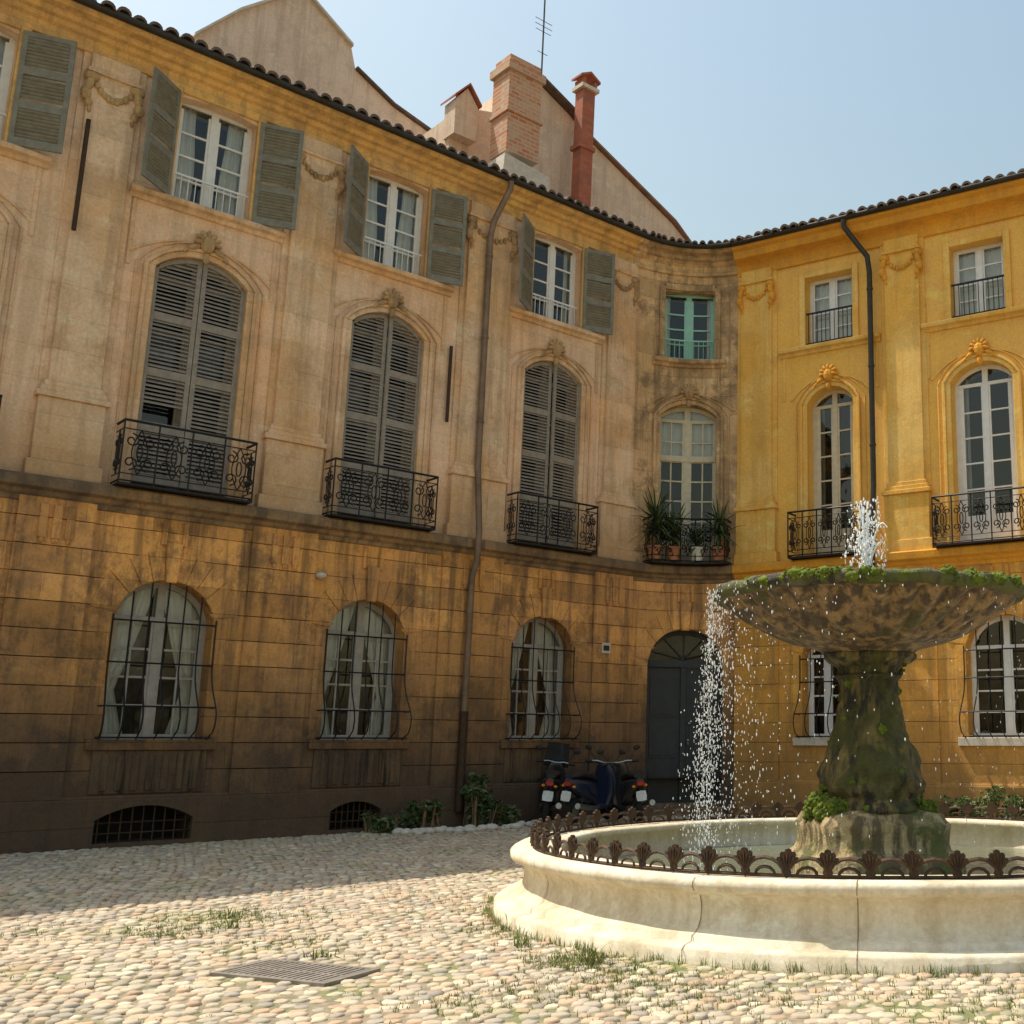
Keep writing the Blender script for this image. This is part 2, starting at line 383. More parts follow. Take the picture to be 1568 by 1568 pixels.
    for pc,ph in (PL if L else PR):
        if not(qa<pc<qb+.3): continue
        for k in (-1,0,1):
            box(t,max(pc+k*.16-.05,qa+.01),pc+k*.16+.05,.08,.125,4.06,4.52,mg)
            qblob(t,max(pc+k*.16,qa+.05),.10,4.03,.04,.03,.04,mg)
    for o in opsG:
        if not(qa<o.qc<qb): continue
        n=9; fo=topf(o.hw+.34,o.zs,o.rise+.42)
        for k in range(n):
            t0=-1+2*(k+.03)/n; t1=-1+2*(k+.97)/n
            pr=.055+.006*(k%2) if k!=n//2 else .11
            rows=[]
            for tt in (t0,(t0+t1)/2,t1):
                xa=o.hw*tt; xb=(o.hw+.34)*tt; za=o.top(xa); zb=fo(xb)
                if k==n//2: zb+=.12; za-=.03
                rows.append([pos(o.qc+xa,.0,za),pos(o.qc+xa,pr,za),pos(o.qc+xb,pr,zb),pos(o.qc+xb,.0,zb)])
            t.grid(rows,mg,closeu=True); t.face(rows[0],mg); t.face(rows[-1],mg)
        for k in (-1,1):
            box(t,o.qc+k*.14-.035,o.qc+k*.14+.035,.03,.085,4.15,4.5,mg)
            box(t,o.qc+k*(o.hw+.1)-.1,o.qc+k*(o.hw+.1)+.1,.03,.052,o.zb,o.zs,mg)
        if o.qc!=BC:
            box(t,o.qc-o.hw-.18,o.qc+o.hw+.18,-.03,.11,o.zb-.14,o.zb+.005,M_SIL if not L else mg)
            if L:
                box(t,o.qc-o.hw-.08,o.qc+o.hw+.08,.0,.065,.70,o.zb-.14,M_STAIN)
                for k in range(-3,4): box(t,o.qc+k*.19-.045,o.qc+k*.19+.045,.06,.085,.74,o.zb-.2,M_STAIN)
    for o in opsF:
        if not(qa<o.qc<qb): continue
        mm=mt if not L else M_LP
        if L and o.qc>A1: mm=M_CU
        for (w0,w1,pr) in ((.0,.10,.045),(.10,.16,.075),(.24,.27,.03)):
            for sx in (-1,1):
                x0,x1=sorted((o.qc+sx*(o.hw+w0),o.qc+sx*(o.hw+w1))); box(t,x0,x1,-.03,pr,4.9,o.zs+(.0),mm)
            ring(t,o.qc,o.hw+w0,o.hw+w1,o.zs,o.rise+w0*.9,o.rise+w1*.9,-.03,pr,mm)
        zc=o.zs+o.rise+.22; mo=M_CAP if L else M_RO
        qblob(t,o.qc,.09,zc,.11,.09,.14,mo)
        for k in range(7):
            a=PI*(-.05+1.1*k/6); qblob(t,o.qc+.13*math.cos(a),.09,zc+.04+.12*math.sin(a),.04,.06,.075,mo,tilt=a-PI/2)
        for sx in (-1,1):
            qblob(t,o.qc+sx*.18,.07,zc-.08,.11,.05,.045,mo,tilt=-sx*.5); qblob(t,o.qc+sx*.29,.06,zc-.16,.07,.04,.035,mo,tilt=-sx*.7)
        qblob(t,o.qc,.08,zc-.22,.05,.06,.09,mo)
        ring(t,o.qc,o.hw+.34,o.hw+.40,o.zs+.12,o.rise+.1,o.rise+.12,-.01,.03,mm)
    for o in opsT:
        if not(qa<o.qc<qb): continue
        mm=(M_LO if o.qc<A1 else M_CU) if L else M_RT
        for sx in (-1,1):
            x0,x1=sorted((o.qc+sx*o.hw,o.qc+sx*(o.hw+.13))); box(t,x0,x1,-.03,.05,o.zb,o.zs+.13,mm)
        box(t,o.qc-o.hw+.002,o.qc+o.hw-.002,-.03,.052,o.top(0)+.003,o.top(0)+.14,mm)
        ex=1.12 if not (o.qc==BC) else .8
        prof=[(-.02,o.zb-.17),(.04,o.zb-.17),(.06,o.zb-.11),(.13,o.zb-.09),(.14,o.zb-.03),(.12,o.zb-.005),(-.02,o.zb)]
        sweep(t,prof,o.qc-ex,o.qc+ex,M_LP if L and o.qc<A1 else mm)
        for sx in (-1,1):
            x0,x1=sorted((o.qc+sx*(ex-.12),o.qc+sx*(ex-.06))); box(t,x0,x1,-.01,.025,8.2 if o.qc!=BC else 8.75,o.zb-.17,M_LP if L and o.qc<A1 else mm)
    t.build('carved_trim',par,bevel=.008)
# ------------------------------------------------------------------ windows
def casement(F,G,o,d,rows,mat,cols=1,panel=0):
    q0,q1=o.qc-o.hw,o.qc+o.hw
    box(F,q0,q0+.07,d-.06,d,o.zb,o.zs,mat); box(F,q1-.07,q1,d-.06,d,o.zb,o.zs,mat)
    box(F,q0+.07,q1-.07,d-.06,d,o.zb,o.zb+.08,mat)
    ri=max(o.rise-.02,0)
    if o.rise: ring(F,o.qc,o.hw-.07,o.hw,o.zs,max(ri-.06,.001),o.rise,d-.06,d,mat)
    else: box(F,q0+.07,q1-.07,d-.06,d,o.zs-.07,o.zs,mat)
    if o.rise>.1: box(F,q0+.07,q1-.07,d-.055,d+.006,o.zs-.07,o.zs-.002,mat)
    box(F,o.qc-.055,o.qc+.055,d-.05,d+.012,o.zb+.02,o.top(0)-.03,mat)
    z0=o.zb+.08
    if panel:
        box(F,q0+.07,q1-.07,d-.04,d-.01,z0,z0+panel,mat); z0+=panel
    zt=o.zs-.07
    for k in range(1,rows):
        zz=z0+(zt-z0)*k/rows; box(F,q0+.06,q1-.06,d-.04,d-.004,zz-.016,zz+.016,mat)
    for sx in (-1,1):
        box(F,*sorted((o.qc+sx*.055,o.qc+sx*.09)),d-.045,d-.002,z0,zt,mat); box(F,*sorted((o.qc+sx*(o.hw-.07),o.qc+sx*(o.hw-.11))),d-.045,d-.002,z0,zt,mat)
        if cols==2: box(F,o.qc+sx*(o.hw/2)-.013,o.qc+sx*(o.hw/2)+.013,d-.038,d-.006,z0,zt,mat)
    fill(G,o,d-.028,M_GLASS)
def curtain(mb,o,d,kind,mat):
    nu,nv=22,12
    if kind=='full':
        rows=[]
        for j in range(nv+1):
            row=[]
            for i in range(45):
                x=-o.hw+2*o.hw*i/44; zt=o.top(x); z=o.zb+(zt-o.zb)*j/nv
                row.append(pos(o.qc+x,d+.02*math.sin(i*1.05)+.008*math.sin(i*2.7+j*.3),z))
            rows.append(row)
        mb.grid(rows,mat); return
    for sx in (-1,1):
        rows=[]
        for j in range(nv+1):
            v=j/nv; row=[]
            tie=.36
            if kind=='tied': e=.30+.66*(abs(v-tie)/(1-tie))**.8 if v>tie else .30+.28*((tie-v)/tie)
            elif kind=='parted': e=.62+.05*math.sin(v*5)
            else: e=.35
            for i in range(nu+1):
                u=i/nu; x=sx*o.hw*(1-u*e); zt=o.top(x); z=o.zb+(zt-o.zb)*v
                row.append(pos(o.qc+x,d+.03*math.sin(u*nu*.95+sx)+.01*math.sin(u*31+v*4),z))
            rows.append(row)
        mb.grid(rows,mat)
def leaf(mb,Mf,w,zb,tf,mat,rails,slat=.047,th=.035,hole=None):
    def bx(x0,x1,y0,y1,z0,z1): mb.hexa([Mf(x0,y0,z0),Mf(x1,y0,z0),Mf(x1,y1,z0),Mf(x0,y1,z0),Mf(x0,y0,z1),Mf(x1,y0,z1),Mf(x1,y1,z1),Mf(x0,y1,z1)],mat)
    sw=.065
    bx(0,sw,0,th,zb,tf(sw*.3)-.005); bx(w-sw,w,0,th,zb,tf(w-sw*.5)-.005)
    bx(sw,w-sw,.002,th-.002,zb,zb+.12)
    n=6
    for i in range(n):
        x0=sw+(w-2*sw)*i/n; x1=sw+(w-2*sw)*(i+1)/n
        mb.hexa([Mf(x0,.002,tf(x0)-.08),Mf(x1,.002,tf(x1)-.08),Mf(x1,th-.002,tf(x1)-.08),Mf(x0,th-.002,tf(x0)-.08),Mf(x0,.002,tf(x0)-.006),Mf(x1,.002,tf(x1)-.006),Mf(x1,th-.002,tf(x1)-.006),Mf(x0,th-.002,tf(x0)-.006)],mat)
    for r in rails: bx(sw,w-sw,.002,th-.002,r-.06,r+.06)
    z=zb+.14
    while z<max(tf(sw),tf(w-sw))-.06:
        if hole and hole[0]<z<hole[1]: z+=slat; continue
        if all(abs(z-r)>.07 for r in rails):
            xs=[sw+(w-2*sw)*i/16 for i in range(17)]; ok=[x for x in xs if tf(x)-.07>z+.01]
            if len(ok)>3:
                x0,x1=ok[0],ok[-1]; dz=.03+random.uniform(-.006,.006)
                mb.hexa([Mf(x0,.004,z+dz*.5),Mf(x1,.004,z+dz*.5),Mf(x1,th-.004,z-dz*.5),Mf(x0,th-.004,z-dz*.5),Mf(x0,.004,z+dz*.5+.010),Mf(x1,.004,z+dz*.5+.010),Mf(x1,th-.004,z-dz*.5+.010),Mf(x0,th-.004,z-dz*.5+.010)],mat)
        z+=slat
def hinge(qh,dh,ang,sx):
    P,T,N=fr(qh); b=Vector(pos(qh,dh,0)); D=T*(-sx*math.cos(ang))+N*math.sin(ang); W=N*math.cos(ang)+T*(sx*math.sin(ang))
    return lambda x,y,z:(b+D*x+W*y+Vector((0,0,z)))
for par,qa,qb in ((house,QL0,QB),(yellow,QB,QR1)):
    F=MB();G=MB();C=MB();S=MB()
    for o in opsG:
        if not(qa<o.qc<qb) : continue
        if o.qc==BC:
            d=-.28
            for sx in (-1,1):
                a,b=sorted((o.qc,o.qc+sx*o.hw))
                box(S,a+.006,b-.006,d-.06,d,o.zb,2.86,M_DOOR)
                for z0,z1 in ((.35,.95),(1.08,1.75),(1.88,2.7)):
                    box(S,a+.12,b-.12,d,d+.022,z0,z1,M_DOOR); box(S,a+.17,b-.17,d+.022,d+.04,z0+.05,z1-.05,M_DOOR)
            box(S,o.qc-.045,o.qc+.045,d,d+.06,o.zb,2.86,M_DOOR)
            box(S,o.qc-o.hw,o.qc+o.hw,d-.08,d+.08,2.865,3.0,M_DOOR)
            ring(S,o.qc,o.hw-.09,o.hw,o.zs,o.rise-.09,o.rise,d-.06,d+.03,M_DOOR)
            o2=Op(o.qc,o.hw-.01,3.0,3.001,o.rise-.06); fill(G,o2,d-.03,M_GLASS); fill(C,o2,d-.3,M_DARK)
            for k in range(5):
                a=PI*(k+.5)/5; tube(S,[pos(o.qc,d,3.02),pos(o.qc+.6*math.cos(a),d,3.02+.52*math.sin(a))],.016,M_DOOR)
            qblob(S,o.qc+.12,d+.07,1.75,.03,.03,.03,M_BRASS); box(S,o.qc+.3,o.qc+.42,d+.04,d+.05,2.2,2.3,M_SIL); qblob(S,o.qc+.1,d+.07,1.35,.02,.03,.05,M_BRASS)
            box(S,o.qc-o.hw-.1,o.qc+o.hw+.1,-.3,.32,0,.13,M_STR); box(S,o.qc-o.hw+.01,o.qc+o.hw-.01,-.4,.12,.13,.222,M_STR)
            continue
        white=par is yellow
        casement(F,G,o,-.24,4,M_WHITE if white else M_GREY,cols=2 if not white else 1)
        if not white: curtain(C,o,-.40,'tied',M_CURT); fill(C,o,-.6,M_INT)
        else: fill(C,o,-.5,M_DARK)
        bars=7 if o.hw>.5 else 5
        def bel(z,zb=o.zb):
            u=(z-zb)/1.2
            if u<0: return .05
            return .07+ .24*math.exp(-((u-.25)/.32)**2)
        for k in range(bars):
            x=-o.hw-.03+2*(o.hw+.03)*k/(bars-1)
            zz=o.top(max(-o.hw,min(o.hw,x)))-.02
            pts=[]
            for j in range(15):
                z=o.zb-.02+(zz-o.zb+.02)*j/14; dd=bel(z); pts.append(pos(o.qc+x*(1+.25*max(0,dd-.07)),dd,z))
            tube(S,pts,.012,M_IRON,4)
        for z in (o.zb+.03,o.zb+.45,o.zb+1.05,o.zs-.1):
            dd=bel(z)+.002; e=o.hw+.03+.25*max(0,dd-.07)*o.hw
            tube(S,[pos(o.qc-e-.02,-.02,z),pos(o.qc-e,dd,z)]+[pos(o.qc-e+2*e*k/8,dd,z) for k in range(1,9)]+[pos(o.qc+e+.02,-.02,z)],.012,M_IRON,4)
    for o in opsB:
        if qa<o.qc<qb and o.qc!=BC:
            for k in range(9):
                x=-o.hw+2*o.hw*(k+.5)/9; tube(S,[pos(o.qc+x,.0,o.zb),pos(o.qc+x,.0,o.top(x))],.012,M_RUST,4)
            for zz in (.18,.32): tube(S,[pos(o.qc-o.hw,.0,zz),pos(o.qc+o.hw,.0,zz)],.012,M_RUST,4)
    for o in opsF:
        if not(qa<o.qc<qb): continue
        if par is house and o.qc<A1:
            for sx in (-1,1):
                w=o.hw-.006; ang={(BL[3],1):.08,(BL[4],1):.10,(BL[2],-1):.02,(BL[2],1):.035}.get((o.qc,sx),0.01)
                tf=(lambda x,o=o: o.top(o.hw-x)-.004)
                leaf(S,hinge(o.qc+sx*(o.hw-.002),-.07,ang,sx),w,o.zb+.06,tf,M_SHUT,[o.zb+.06+(o.zs-o.zb)*k for k in (.24,.5,.76)],slat=.062,hole=(o.zb+1.0,o.zb+1.22) if (o.qc==BL[2] and sx==-1) else None)
            casement(F,G,o,-.3,4,M_GREY); fill(C,o,-.5,M_DARK)
        elif o.qc==BC:
            casement(F,G,o,-.22,6,M_CREAM,cols=2,panel=.4); curtain(C,Op(o.qc,o.hw,7.2,o.zs,o.rise),-.36,'full',M_CURT)
            box(F,o.qc-o.hw+.05,o.qc+o.hw-.05,-.24,-.19,7.14,7.26,M_CREAM); fill(C,o,-.6,M_DARK)
        else:
            casement(F,G,o,-.22,5,M_WHITE if o.qc>15 else M_CREAM,panel=.45); fill(C,o,-.7,M_DARK)
            for sx in (-1,1): box(F,*sorted((o.qc+sx*(o.hw-.1),o.qc+sx*(o.hw-.17))),-.262,-.216,o.zb+.1,o.zs-.07,M_CREAM if o.qc<15 else M_WHITE)
            curtain(C,o,-.45,'side',M_CURTY if o.qc<15 else M_CURT)
    for o in opsT:
        if not(qa<o.qc<qb): continue
        casement(F,G,o,-.2,4,M_MINT if o.qc==BC else M_WHITE); fill(C,o,-.6,M_DARK)
        k={BL[2]:'parted',BL[3]:'parted',BL[4]:'side',BC:'side'}.get(o.qc,'full')
        curtain(C,o,-.34,k,M_CURT)
        if par is yellow: curtain(C,Op(o.qc,o.hw,o.zb,o.zb+.75,0),-.28,'full',M_CURT)
        zt=o.zb+.48 if par is house else o.zb+.72; mi=M_WHITE if par is house else M_IRON
        if o.qc==BC: mi=M_MINT
        dd=-.10 if par is house else -.03
        box(S,o.qc-o.hw,o.qc+o.hw,dd-.015,dd+.015,zt-.02,zt+.01,mi); box(S,o.qc-o.hw,o.qc+o.hw,dd-.012,dd+.012,o.zb+.05,o.zb+.08,mi)
        nb=11
        for j in range(nb): 
            x=-o.hw+2*o.hw*(j+.5)/nb; tube(S,[pos(o.qc+x,dd,o.zb+.05),pos(o.qc+x,dd,zt)],.008,mi,4)
        if par is house and o.qc<A1:
            for sx in (-1,1):
                ang=math.radians({-1:143,1:160}[sx]+random.uniform(-5,5))
                leaf(S,hinge(o.qc+sx*(o.hw+.03),.07,ang,sx),.64,o.zb+.0,lambda x:11.14,M_SHUT2,[o.zb+.62,o.zb+1.14],slat=.055)
    F.build('window_frames',par,bevel=.004); G.build('window_panes',par); C.build('curtains',par,smooth=True); S.build('shutters_and_ironwork',par)
# ------------------------------------------------------------------ balconies
def spiral(cx,cz,r,a0,turns,n,sx,sz):
    out=[]
    for i in range(n+1):
        t=i/n; a=a0+turns*2*PI*t; rr=r*(1-.78*t); out.append((cx+sx*rr*math.cos(a),cz+sz*rr*math.sin(a)))
    return out
def balcony(mb,qc,hw,z0,z1,pr,mod,mat):
    path=[(qc-hw,.0),(qc-hw,pr)]+[(qc-hw+2*hw*k/10,pr) for k in range(1,10)]+[(qc+hw,pr),(qc+hw,.0)]
    for z,r in ((z0+.04,.014),(z0+.14,.009),(z1-.12,.009),(z1,.02)):
        tube(mb,[pos(a,b,z) for a,b in path],r,mat,5)
    H=z1-z0-.26
    def motif(fn,w):
        zc=z0+.14+H/2
        for sx in (-1,1):
            for sz in (-1,1):
                tube(mb,[fn(x,z) for x,z in spiral(.5*w*sx,zc+sz*H*.25,min(w*.46,H*.22),PI/2,1.25,11,sx,sz)],.011,mat,4)
            tube(mb,[fn(sx*w*.5*math.sin(PI*t/8)*.9,z0+.14+H*t/8) for t in range(9)],.009,mat,4)
        tube(mb,[fn(.16*w*math.cos(a),zc+.11*math.sin(a)) for a in [2*PI*k/10 for k in range(10)]],.010,mat,4,closed=True)
    cw=2*hw/mod
    for k in range(mod):
        q=qc-hw+cw*(k+.5)
        motif(lambda x,z,q=q:pos(q+x,pr,z),cw*.5)
    for k in range(mod+1):
        q=qc-hw+cw*k; tube(mb,[pos(q,pr,z0),pos(q,pr,z1)],.013,mat,4)
    for sx in (-1,1):
        motif(lambda x,z,sx=sx:pos(qc+sx*hw,pr*.5+x*.9,z),pr*.5)
    box(mb,qc-hw,qc+hw,0.1,pr+.02,z0-.02,z0+.012,mat)
for par,cs,hw,pr,mod in ((house,BL,.90,.36,4),(house,[BC],.92,.40,5),(yellow,BR,.92,.36,5)):
    mb=MB()
    for c in cs: balcony(mb,c,hw if c!=BR[0] else .78,4.90,5.80,pr,mod,M_IRON)
    mb.build('balcony_railings',par)
# ------------------------------------------------------------------ downpipes, gutter, roof
pp=MB()
def pipe(q0,q1,mat,zt=11.66,zb=.25,r=.055,dw=.17):
    tube(pp,[pos(q0,.46,zt),pos(q0,.45,zt-.14),pos(q0+(q1-q0)*.3,.38,zt-.35),pos(q1,dw+.1,zt-.8),pos(q1,dw,zt-1.1),pos(q1,dw,6.3),pos(q1,dw,6.2),pos(q1,.32,5.0),pos(q1,.31,4.5),pos(q1,.17,4.2),pos(q1,.15,zb)],r,mat,10)
    for z in (10.2,8.6,7.0,3.6,2.2,1.0): 
        dd=dw if z>5 else .155
        tube(pp,[pos(q1,dd,z-.02),pos(q1,dd,z+.02)],r+.012,mat,10)
pipe(6.62,6.42,M_PIPE)
tube(pp,[pos(6.42,.155,.25),pos(6.42,.155,1.9)],.072,M_RUST,10)
tube(pp,[pos(-.16,.17,8.4),pos(-.16,.17,10.1)],.03,M_RUST,6)
tube(pp,[pos(5.82,.06,6.9),pos(5.82,.06,8.3)],.03,M_RUST,6)
gp=[(.42+.075*math.cos(a),11.74+.075*math.sin(a)) for a in [PI+PI*k/6 for k in range(7)]]
gp+=[(.42+.065*math.cos(a),11.745+.065*math.sin(a)) for a in [2*PI-PI*k/6 for k in range(7)]]
sweep(pp,gp,QL0,QB,M_PIPED,closed=True); pp.build('downpipe_and_gutter',house,smooth=True)
pp=MB(); pipe(15.0,15.42,M_PIPED); sweep(pp,gp,QB+.01,QR1,M_PIPED,closed=True); pp.build('downpipe_and_gutter',yellow,smooth=True)
for par,qa,qb in ((house,QL0,QB),(yellow,QB,QR1)):
    r=MB(); SL=.34
    back=-7.5
    sweep(r,[(.40,11.735),(back,11.735+SL*(.40-back)),(back,11.6+SL*(.4-back)),(.36,11.72)],qa,qb,M_TILE,closed=True)
    q=qa+.08
    while q<qb-.05:
        jz=random.uniform(-.012,.03); jd=random.uniform(-.04,.06); D=.49+jd
        while D>back+.3:
            L2=.46 if D>-2 else 1.5
            rows=[]
            for dd,rr,zz in ((D,.096,.02),(D-L2,.072,.0)):
                row=[]
                for k in range(7):
                    a=PI*k/6; row.append(pos(q+rr*math.cos(a),dd,11.74+jz+zz+SL*(.40-dd)+rr*1.05*math.sin(a)))
                rows.append(row)
            r.grid(rows,M_TILEE if D>-.3 else M_TILE)
            if D>.35:
                ins=[pos(q+.068*math.cos(PI*k/6),D,11.74+jz+.016+SL*(.40-D)+.068*.8*math.sin(PI*k/6)) for k in range(7)]
                r.grid([rows[0],ins],M_TILEE); r.grid([ins,[pos(q+.068*math.cos(PI*k/6),D-.4,11.74+jz+SL*(.80-D)+.068*.8*math.sin(PI*k/6)) for k in range(7)]],M_TILEE)
            D-=L2-.05
        q+=.215+random.uniform(-.012,.012)
    r.build('tiled_roof',par)
def prism(mb,poly,z0,z1,mat):
    n=len(poly)
    for i in range(n):
        a,b=poly[i],poly[(i+1)%n]; mb.face([(a[0],a[1],z0),(b[0],b[1],z0),(b[0],b[1],z1),(a[0],a[1],z1)],mat)
    mb.face([(p[0],p[1],z1) for p in poly],mat)
c=MB(); prism(c,[pos(QL0,-.85,0),pos(A1,-.85,0),pos(11.27,-.85,0),pos(11.27,-7.4,0),pos(QL0,-7.4,0)],0,11.6,M_BEIGE)
c.face([pos(QL0,0,0),pos(QL0,-.85,0),pos(QL0,-.85,11.7),pos(QL0,0,11.7)],M_LU); c.build('rear_walls',house)
c=MB(); prism(c,[pos(QR1,-.85,0),pos(12.7,-.85,0),pos(12.7,-7.4,0),pos(QR1,-7.4,0)],0,11.6,M_BEIGE)
c.face([pos(QR1,0,0),pos(QR1,-.85,0),pos(QR1,-.85,11.7),pos(QR1,0,11.7)],M_RY); c.build('rear_walls',yellow)
# ------------------------------------------------------------------ buildings behind
def LP(s,o,z): 
    p=P0+DL*s-NL*o; return (p.x,p.y,z)
def slab(mb,pts,o0,o1,mat,matt=None):
    f=[LP(s,o0,z) for s,z in pts]; b=[LP(s,o1,z) for s,z in pts]; n=len(pts)
    mb.face(f,mat); mb.face(b[::-1],mat)
    for i in range(n):
        j=(i+1)%n; mb.face([f[i],b[i],b[j],f[j]],matt or mat)
def eave(mb,a,b,o0,o1,mat,t=.1,ov=.25):
    (s0,z0),(s1,z1)=a,b
    mb.hexa([LP(s0,o0-ov,z0),LP(s1,o0-ov,z1),LP(s1,o1,z1),LP(s0,o1,z0),LP(s0,o0-ov,z0+t),LP(s1,o0-ov,z1+t),LP(s1,o1,z1+t),LP(s0,o1,z0+t)],mat)
h2=empty('tall_rear_house'); m=MB()
pts=[(3.3,8),(9.9,8),(9.9,16.6),(9.4,16.95),(8.1,17.3),(7.05,17.85),(6.9,18.4),(5.6,19.3),(4.2,18.0),(3.3,16.9)]
slab(m,pts,7.6,12,M_BEIGE); 
for i in (2,3,4): eave(m,pts[i],pts[i+1],7.6,12.1,M_TILEE,.07,.12)
for i in (6,7,8): eave(m,pts[i],pts[i+1],7.6,12.1,M_SIL,.07,.12)
m.build('walls',h2)
h3=empty('gabled_rear_house'); m=MB()
slab(m,[(8.4,8),(16.2,8),(16.2,15.45),(15.5,15.9),(12.4,17.3),(11.85,17.7),(10.8,18.2),(10.2,18.0),(10.0,16.9),(8.9,16.6),(8.4,16.2)],5.2,9.5,M_BEIGE2)
eave(m,(12.4,17.32),(15.55,15.92),5.2,9.6,M_TILE,.06,.14); eave(m,(15.55,15.92),(16.3,15.35),5.2,9.6,M_TILE,.06,.14); eave(m,(10.8,18.22),(12.1,17.62),5.2,9.6,M_TILEE,.08)
slab(m,[(8.35,15.6),(8.95,15.6),(8.95,16.5),(8.65,16.9),(8.35,16.5)],4.9,5.4,M_BEIGE2); eave(m,(8.28,16.5),(8.66,16.95),4.9,5.5,M_REDP,.06,.1); eave(m,(8.66,16.95),(9.0,16.5),4.9,5.5,M_REDP,.06,.1)
m.build('walls',h3)
m=MB()
slab(m,[(8.98,14.9),(9.88,14.9),(9.88,17.0),(8.98,17.0)],3.6,4.3,M_BRICK)
slab(m,[(8.91,17.0),(9.95,17.0),(9.95,17.2),(8.91,17.2)],3.53,4.37,M_BRICK)
slab(m,[(9.0,17.2),(9.86,17.2),(9.86,17.42),(9.0,17.42)],3.63,4.27,M_BRICK)
slab(m,[(8.93,15.9),(9.93,15.9),(9.93,15.98),(8.93,15.98)],3.55,4.35,M_BRICK)
slab(m,[(8.8,13.2),(10.2,13.2),(10.15,14.6),(8.9,14.75)],3.5,4.5,M_SIL)
m.build('brick_chimney',h3,bevel=.01)
m=MB()
slab(m,[(11.64,12),(12.02,12),(12.06,18.1),(11.68,18.1)],4.4,4.74,M_REDP); slab(m,[(11.6,16.4),(12.1,16.4),(12.1,16.52),(11.6,16.52)],4.36,4.78,M_REDP)
slab(m,[(11.6,18.1),(12.14,18.1),(12.14,18.2),(11.6,18.2)],4.32,4.8,M_SIL)
for ss in (11.69,12.05): slab(m,[(ss-.04,18.2),(ss+.04,18.2),(ss+.04,18.38),(ss-.04,18.38)],4.36,4.74,M_REDP)
eave(m,(11.56,18.38),(11.87,18.56),4.36,4.78,M_REDP,.06,.03); eave(m,(11.87,18.56),(12.18,18.38),4.36,4.78,M_REDP,.06,.03)
m.build('slim_brick_flue',h3)
an=MB(); b0=LP(10.25,4.2,16.5)
tube(an,[b0,(b0[0],b0[1],20.8)],.022,M_PIPED,6)
for k,(z,l) in enumerate(((20.5,.35),(20.25,.3),(20.0,.25),(19.2,.5),(19.05,.5),(18.9,.45),(18.3,.3))):
    a=Vector((b0[0],b0[1],z)); tube(an,[a-DL*l*.5,a+DL*l*.5],.01,M_PIPED,4)
an.build('television_antenna')

# ------------------------------------------------------------------ fountain
FC=(.953,10.6,0)
ft=empty('stone_fountain')
M_FST=stone('basin_limestone',(.78,.70,.55),(.70,.60,.43),(.46,.35,.20),streak=.42,patch=.42,bumpst=.4)
def mossy(name,base,base2,wet,moss,lo,hi,rough=.6):
    m,nt,b=newmat(name); N=NT(nt); co=N.coord()
    n1=N.noise(co,2.2,8,.65); n2=N.noise(co,7,8,.7); n3=N.noise(co,40,4,.7)
    st=N.noise(N.coord((5,5,.9)),2,6,.6)
    col=N.mix(N.rng(n2,.4,.62),base,base2); col=N.mix(N.rng(st,.42,.56),col,wet)
    col=N.mix(N.rng(n1,lo,hi),col,moss)
    nt.links.new(col,b.inputs['Base Color']); b.inputs['Roughness'].default_value=rough
    h=N.math('ADD',N.math('MULTIPLY',n2,1.0),N.math('MULTIPLY',n3,.4)); nt.links.new(N.bump(h,.9,.06),b.inputs['Normal']); return m
M_BOWL=mossy('wet_bowl_stone',(.48,.30,.14),(.30,.19,.10),(.11,.075,.05),(.11,.10,.03),.56,.66,.4)
M_RIM=mossy('dark_mossy_rim',(.18,.15,.08),(.09,.075,.035),(.035,.03,.02),(.12,.14,.02),.46,.56,.6)
M_PED=mossy('wet_pedestal_stone',(.28,.20,.06),(.13,.10,.035),(.032,.026,.015),(.085,.085,.015),.46,.58,.5)
M_PLIN=mossy('plinth_stone',(.64,.50,.28),(.44,.31,.13),(.15,.11,.05),(.13,.14,.03),.52,.62,.6)
M_MOSS=simple('wet_moss',(.17,.21,.02),.95,scale=9,c2=(.05,.075,.012),bumpst=.5)
m=MB()
prof=[(3.36,-.1),(3.36,.085),(3.33,.105),(3.24,.115),(3.235,.15),(3.19,.165),(3.15,.19),(3.12,.24),(3.11,.33),(3.13,.39),(3.17,.415),(3.215,.43),(3.235,.455),(3.235,.49),(3.21,.515),(2.83,.52),(2.80,.50),(2.80,.46),(2.84,.44),(2.84,.18),(0,.17)]
def bw(r,z,a): return r*(1+.0015*math.sin(9*a+z*4)+.001*math.sin(31*a)),z+(.004*math.sin(7*a) if z>.4 else 0)
lathe(m,prof,FC,M_FST,n=160,mod=bw)
m.build('basin',ft,smooth=True,merge=True)
m=MB()
for k in range(14):
    a=2*PI*(k+.35+.12*math.sin(k*3))/14; ca,sa=math.cos(a),math.sin(a)
    pr=[(3.362,.0),(3.362,.086),(3.332,.107),(3.242,.117),(3.237,.152),(3.192,.167),(3.152,.192),(3.122,.242),(3.112,.332),(3.132,.392),(3.172,.417),(3.217,.432),(3.238,.455),(3.238,.492),(3.212,.518),(2.83,.523)]
    rows=[]
    for s in (-1,1):
        rows.append([(FC[0]+bw(r+.003,z,a)[0]*ca-s*sa*.003,FC[1]+bw(r+.003,z,a)[0]*sa+s*ca*.003,bw(r,z,a)[1]+.001) for r,z in pr])
    m.grid(rows,M_STR)
m.build('kerb_joints',ft)
mw,nt,b=newmat('fountain_water'); N=NT(nt); b.inputs['Base Color'].default_value=(.16,.17,.11,1); b.inputs['Roughness'].default_value=.05
nt.links.new(N.bump(N.noise(N.coord(),9,4),.6,.05),b.inputs['Normal'])
m=MB(); m.face([(FC[0]+2.839*math.cos(2*PI*k/96),FC[1]+2.839*math.sin(2*PI*k/96),.24) for k in range(96)],mw); m.build('water',ft)
